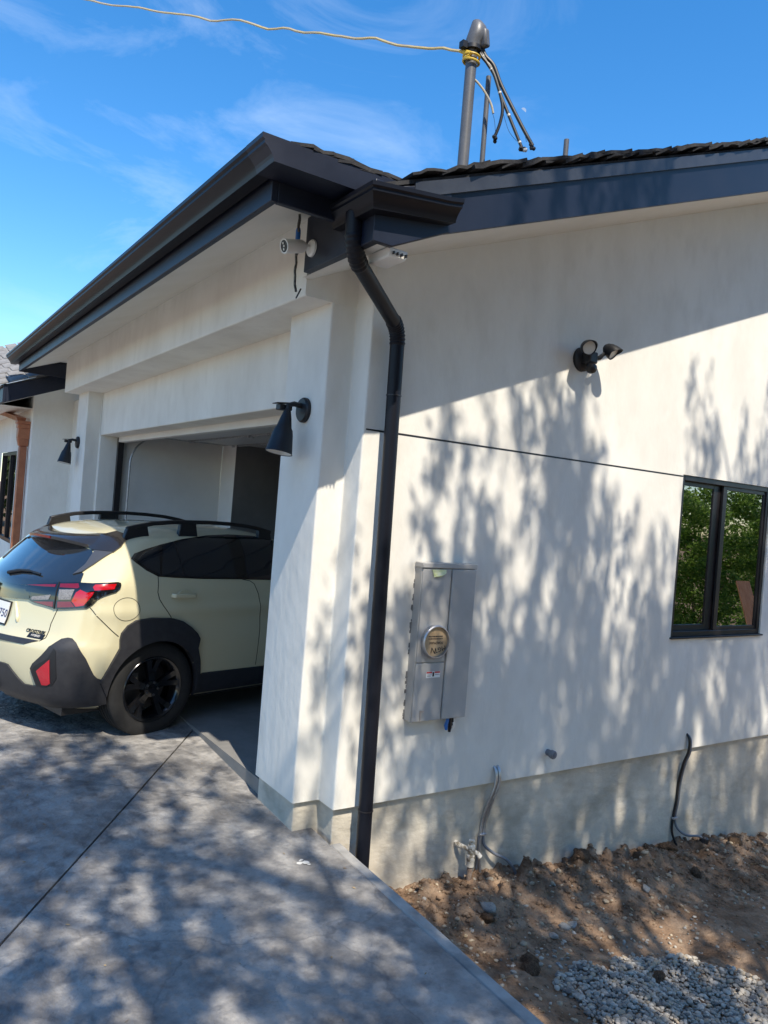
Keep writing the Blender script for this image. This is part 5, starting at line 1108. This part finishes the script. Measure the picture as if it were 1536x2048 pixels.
cbuild(MB().add([(.385 + .55 * y * y - .004 + dx, y, 1.416 - .16 * y * y + dz) for y in (-.13, -.065, 0, .065, .13) for dx, dz in ((0, -.003), (0, -.020), (.02, -.022), (.02, .0))], [(i * 4 + j, i * 4 + 4 + j, i * 4 + 4 + (j + 1) % 4, i * 4 + (j + 1) % 4) for i in range(4) for j in range(4)] + [(0, 1, 2, 3), (16, 17, 18, 19)]), 'brake_light', M['taildark'])
# roof rails
for s_ in (-1, 1):
    rr = empty('roof_rail', (.7, s_ * .6, 1.5)); rr.parent = car; inv_ = Vector((-.7, -s_ * .6, -1.5))
    def rb(mb, nm):
        mb.v = [tuple(Vector(v) + inv_) for v in mb.v]; o = mb.build(nm, M['black'], None, bevel=.006); o.parent = rr
    xs_ = [.735, .80, .95, 1.10, 1.25, 1.45, 1.65, 1.85, 2.0, 2.12]; zt_ = [1.527, 1.545, 1.577, 1.592, 1.600, 1.605, 1.602, 1.590, 1.570, 1.545]
    yb = lambda x: s_ * (.612 + .012 * math.sin((x - .7) * 2))
    rb(MB().sweep([(x, yb(x), z - .016) for x, z in zip(xs_, zt_)], [(-.020, -.015), (.020, -.015), (.014, .016), (-.014, .016)]), 'bar')
    def foot(xa, xb, za, zb, lean=0.0):
        y = yb((xa + xb) / 2); za_ = roof_z(xa, y) - .03
        mb = MB(); P = [(xa - lean, y - .022, za_ + .004), (xb + .02, y - .022, roof_z(xb, y) - .02), (xb, y - .017, zb - .02), (xa, y - .017, za - .012)]
        mb.prism(P, (0, .040, 0)); rb(mb, 'foot')
    foot(.735, .90, 1.527, 1.566, .035); foot(1.19, 1.33, 1.598, 1.603, .02); foot(1.98, 2.11, 1.574, 1.546, 0)

# ================================================================== trees and shrubs around the yard (behind and beside the camera)
def leaf_mat(name, c, c2, tr=.45):
    m = bpy.data.materials.new(name); m.use_nodes = True; n = m.node_tree.nodes; l = m.node_tree.links
    for k in list(n): n.remove(k)
    o = n.new('ShaderNodeOutputMaterial'); mx = n.new('ShaderNodeMixShader'); mx.inputs[0].default_value = tr
    d = n.new('ShaderNodeBsdfPrincipled'); d.inputs['Roughness'].default_value = .5; t = n.new('ShaderNodeBsdfTranslucent')
    g_ = n.new('ShaderNodeNewGeometry'); cx = n.new('ShaderNodeMix'); cx.data_type = 'RGBA'; cx.inputs[6].default_value = (*c, 1); cx.inputs[7].default_value = (*c2, 1)
    l.new(g_.outputs['Random Per Island'], cx.inputs[0]); l.new(cx.outputs[2], d.inputs['Base Color']); l.new(cx.outputs[2], t.inputs['Color'])
    l.new(d.outputs[0], mx.inputs[1]); l.new(t.outputs[0], mx.inputs[2]); l.new(mx.outputs[0], o.inputs['Surface']); return m
M['leaf'] = leaf_mat('tree_leaf', (.045, .080, .022), (.085, .125, .035)); M['leaf2'] = leaf_mat('shrub_leaf', (.13, .24, .035), (.26, .38, .08), .65); M['flower'] = leaf_mat('pale_blue_flower', (.36, .40, .52), (.50, .52, .58), .3)
M['bark'] = nmat('bark', (.10, .075, .055), (.20, .16, .125), 8, 6, .9, .7, 22, stretch=(1, 1, .25), bdist=.03, spec=.1)
def leaves(centres, per, rad, L, W, seed, name, mats, parent, droop=.3, ratio2=0.0, strands=0):
    rn = random.Random(seed); vs, fs, mi = [], [], []
    def leaf(p_, ax):
        sd = ax.orthogonal().normalized(); sd = (Matrix.Rotation(rn.uniform(0, 6.28), 3, ax) @ sd); f_ = rn.uniform(.7, 1.3)
        l_, w_ = L * f_, W * f_; o_ = len(vs); nn_ = ax.cross(sd) * (l_ * .12)
        vs.extend([p_, p_ + ax * l_ * .5 + sd * w_ + nn_, p_ + ax * l_, p_ + ax * l_ * .5 - sd * w_ + nn_]); fs.append((o_, o_ + 1, o_ + 2, o_ + 3)); mi.append(1 if rn.random() < ratio2 else 0)
    for (cx, cy, cz, rs) in centres:
        if strands:                                   # hanging sprays of narrow leaves
            for k in range(strands):
                q = Vector((cx + rn.gauss(0, .5) * rad * rs, cy + rn.gauss(0, .5) * rad * rs, cz + rn.uniform(-.2, .5) * rad)); ln = rn.uniform(.35, 1.0) * rs; m_ = max(4, int(per / strands)); dr = Vector((rn.gauss(0, .22), rn.gauss(0, .22), -1))
                for j in range(m_):
                    t = j / m_; p_ = q + dr * ln * t + Vector((rn.gauss(0, .018), rn.gauss(0, .018), 0)); leaf(p_, Vector((rn.gauss(0, .55), rn.gauss(0, .55), rn.gauss(-.75, .35))).normalized())
            continue
        for k in range(per):
            while True:
                d = Vector((rn.uniform(-1, 1), rn.uniform(-1, 1), rn.uniform(-1, 1)))
                if d.length < 1: break
            p_ = Vector((cx, cy, cz)) + Vector((d.x, d.y, d.z * .8)) * rad * rs
            leaf(p_, Vector((rn.gauss(0, 1), rn.gauss(0, 1), rn.gauss(-droop, .6))).normalized())
    me = bpy.data.meshes.new(name); me.from_pydata(vs, [], fs)
    for m_ in mats: me.materials.append(m_)
    me.polygons.foreach_set('material_index', mi); o = bpy.data.objects.new(name, me); col.objects.link(o); par(o, parent); o['kind'] = 'stuff'; return o
def limb(mb, P, r0, r1, rn, wob=.08):
    pts = spline(P, 5); n_ = len(pts); mb.tube([p_ + Vector((rn.gauss(0, wob), rn.gauss(0, wob), rn.gauss(0, wob))) * (.5 if 0 < i < n_ - 1 else 0) for i, p_ in enumerate(pts)], [r0 + (r1 - r0) * i / (n_ - 1) for i in range(n_)], 8); return pts
def tree(name, loc, crown, limbs, nclump, per, seed, label, L=.105, W=.022, rad=.50, hollow=.25, trunk_r=.17, extra=None, strands=0, gate=.55, thr=.0):
    rn = random.Random(seed); t = empty(name, loc); tag(t, label, 'tree', 'trees behind the photographer'); (cx, cy, cz), (rx, ry, rz_) = crown
    base_ = Vector(loc); fork = Vector((loc[0] + (cx - loc[0]) * .25, loc[1] + (cy - loc[1]) * .25, max(loc[2] + 1.5, cz - rz_ * .95)))
    mb = MB(); limb(mb, [base_ - Vector((0, 0, .2)), base_ + (fork - base_) * .5 + Vector((.08, .04, 0)), fork], trunk_r, trunk_r * .7, rn, .02); mb.build('trunk', M['bark'], t, smooth=True)
    cs = []
    for k in range(nclump):
        while True:
            d = Vector((rn.uniform(-1, 1), rn.uniform(-1, 1), rn.uniform(-1, 1)))
            if hollow < d.length < 1: break
        q = Vector((cx + d.x * rx, cy + d.y * ry, cz + d.z * rz_))
        if noise.noise(q * gate + Vector((seed, 0, 0))) > thr: cs.append((q.x, q.y, q.z, rn.uniform(.6, 1.25)))
    for k in range(limbs):
        e = cs[(k * 7) % len(cs)]; e = Vector(e[:3]); mid = fork.lerp(e, .5) + Vector((rn.gauss(0, .25), rn.gauss(0, .25), rn.uniform(.0, .5)))
        mb = MB(); pts = limb(mb, [fork, mid, e], trunk_r * rn.uniform(.25, .42), .010, rn, .03)
        for j in range(4):
            p_ = pts[rn.randrange(3, len(pts) - 1)]; e2 = min(cs, key=lambda c_: (Vector(c_[:3]) - p_ - Vector((rn.gauss(0, .6), rn.gauss(0, .5), rn.gauss(0, .5)))).length); limb(mb, [p_, p_.lerp(Vector(e2[:3]), .5) + Vector((0, 0, .1)), Vector(e2[:3])], .018, .005, rn, .02)
        mb.build('limb', M['bark'], t, smooth=True)
    for (P, r0, r1) in (extra or []):
        mb = MB(); limb(mb, P, r0, r1, rn, .02); mb.build('limb', M['bark'], t, smooth=True)
    leaves(cs, per, rad, L, W, seed + 1, 'crown', [M['leaf']], t, strands=strands); return t
tree('shade_tree', (.55, -6.9, -.45), ((.1, -5.1, 7.2), (4.0, 1.7, 3.0)), 16, 330, 280, 3, 'large leafy tree behind the photographer shading wall and driveway', L=.085, W=.019, rad=.40, strands=8, extra=[([(.2, -6.4, 3.9), (-.55, -5.1, 5.05), (-.95, -5.0, 6.0), (-1.6, -5.0, 7.0), (-2.3, -5.0, 8.0)], .095, .035), ([(-.95, -5.0, 6.0), (-.9, -5.0, 6.9), (-.75, -4.95, 7.6)], .040, .015), ([(.2, -6.4, 3.9), (-1.0, -5.6, 4.3), (-1.7, -5.2, 5.0), (-2.0, -5.0, 6.2)], .075, .03), ([(.2, -6.4, 3.9), (.9, -5.4, 5.6), (1.3, -5.0, 7.4), (1.4, -4.9, 8.6)], .06, .015), ([(.9, -5.4, 5.6), (1.9, -5.1, 6.9), (2.5, -5.0, 8.3)], .04, .012)])
tree('side_tree', (5.6, -7.6, -.85), ((3.2, -5.7, 8.1), (2.1, 1.4, 2.7)), 9, 150, 200, 8, 'slender tree at the right side of the yard shading the far wall', L=.085, W=.019, rad=.4, strands=8, trunk_r=.12)
tree('far_tree', (13.5, -13.5, -1.0), ((13.0, -13.0, 3.6), (3.6, 2.5, 2.9)), 7, 90, 200, 12, 'bushy tree far down the side yard behind the hedge', L=.14, W=.035, rad=.6, trunk_r=.14)
tree('street_tree', (-7.0, 25.0, -.3), ((-7.0, 25.0, 3.2), (3.0, 3.0, 2.6)), 6, 80, 180, 21, 'green tree beyond the far wing mirrored in its window', L=.2, W=.05, rad=.8, trunk_r=.16)
def shrub(name, x, y, h, w, seed, label, mats, L=.11, W=.022, ratio2=0.0, grp='shrubs along the side yard', n_=64, per=130):
    rn = random.Random(seed); z0 = dirt_z(x, y, False); t = empty(name, (x, y, z0)); tag(t, label, 'shrub', grp); cs = []
    for k in range(n_):
        a = rn.uniform(0, 6.28); u = rn.random(); r_ = w * math.sqrt(rn.random()) * (1 - .45 * u * u); cs.append((x + r_ * math.cos(a), y + r_ * math.sin(a), z0 + .15 + (h - .25) * u, rn.uniform(.6, 1.2)))
    mb = MB()
    for k in range(6): e = Vector(cs[k][:3]); mb.tube(spline([(x + rn.uniform(-.1, .1), y + rn.uniform(-.1, .1), z0 - .1), (x * .6 + e.x * .4, y * .6 + e.y * .4, z0 + (e.z - z0) * .5), e], 4), [.02 - .0018 * i for i in range(9)], 6)
    mb.build('stem', M['bark'], t, smooth=True); leaves(cs, per, .30 * w, L, W, seed + 5, 'foliage', mats, t, .1, ratio2)
hl = ['tall green shrub at the near end of the side hedge', 'tall green shrub second along the side hedge', 'tall green shrub third along the side hedge', 'tall green shrub fourth along the side hedge', 'tall green shrub fifth along the side hedge', 'tall green shrub at the far end of the side hedge']
for k in range(6): shrub('hedge_shrub', 8.6 + 1.25 * k, -5.6 - .25 * (k % 2), 4.0 + .4 * math.sin(k * 2.1), 1.15, 40 + k, hl[k], [M['leaf2']])
fl_ = ['low blue-flowered shrub at the near end of the flower row', 'low blue-flowered shrub second in the flower row', 'low blue-flowered shrub third in the flower row', 'low blue-flowered shrub at the far end of the flower row']
for k in range(4): shrub('flowering_shrub', 9.0 + 1.25 * k, -4.35 + .2 * (k % 2), 1.25, .75, 60 + k, fl_[k], [M['leaf2'], M['flower']], .07, .022, .4, 'flowering shrubs in front of the hedge', 40, 110)

bl = ['dense tree added to block sky light, far left of the row', 'dense tree added to block sky light, left of the middle of the row', 'dense tree added to block sky light, middle of the row', 'dense tree added to block sky light, right of the middle of the row', 'dense tree added to block sky light, far right of the row']
for k in range(5): tree('sky_block_tree', (-9.5 + 3.6 * k, -12.2 - .5 * (k % 2), -.4), ((-9.5 + 3.6 * k, -12.0, 4.6), (2.9, 1.9, 3.9 + .4 * (k % 2))), 4, 150, 60, 70 + k, bl[k], L=.30, W=.085, rad=.75, trunk_r=.2, gate=.4, thr=-.1)  # unseen row added to cut the sky light on wall and driveway

# plywood added in the side yard to put a brown reflection in the right pane
M['wood'] = nmat('brown_plywood', (.38, .17, .08), (.50, .26, .14), 3, 6, .6, .1, 20, stretch=(6, 6, .6))
pz = dirt_z(9.3, -2.6, False) - .01
mb = MB(); mb.prism([(9.32, -2.55, pz), (9.80, -2.55, pz), (9.72, -3.40, pz + 2.25), (9.36, -3.40, pz + 2.25)], (0, -.018, -.008)); pw = mb.build('added_plywood', M['wood']); tag(pw, 'brown plywood sheet added in the side yard for its reflection in the window', 'plywood')

dl = ['distant street tree nearest the far wing', 'distant street tree second from the far wing', 'distant street tree third from the far wing', 'distant street tree farthest from the wing']
for k in range(4): tree('distant_tree', (-5.5 - 5.5 * k, 36.0 + 2 * (k % 2), -.3), ((-5.5 - 5.5 * k, 36.0, 2.6), (3.4, 2.4, 2.4 + .4 * (k % 2))), 4, 90, 60, 90 + k, dl[k], L=.34, W=.10, rad=.8, trunk_r=.2, gate=.4, thr=-.4)
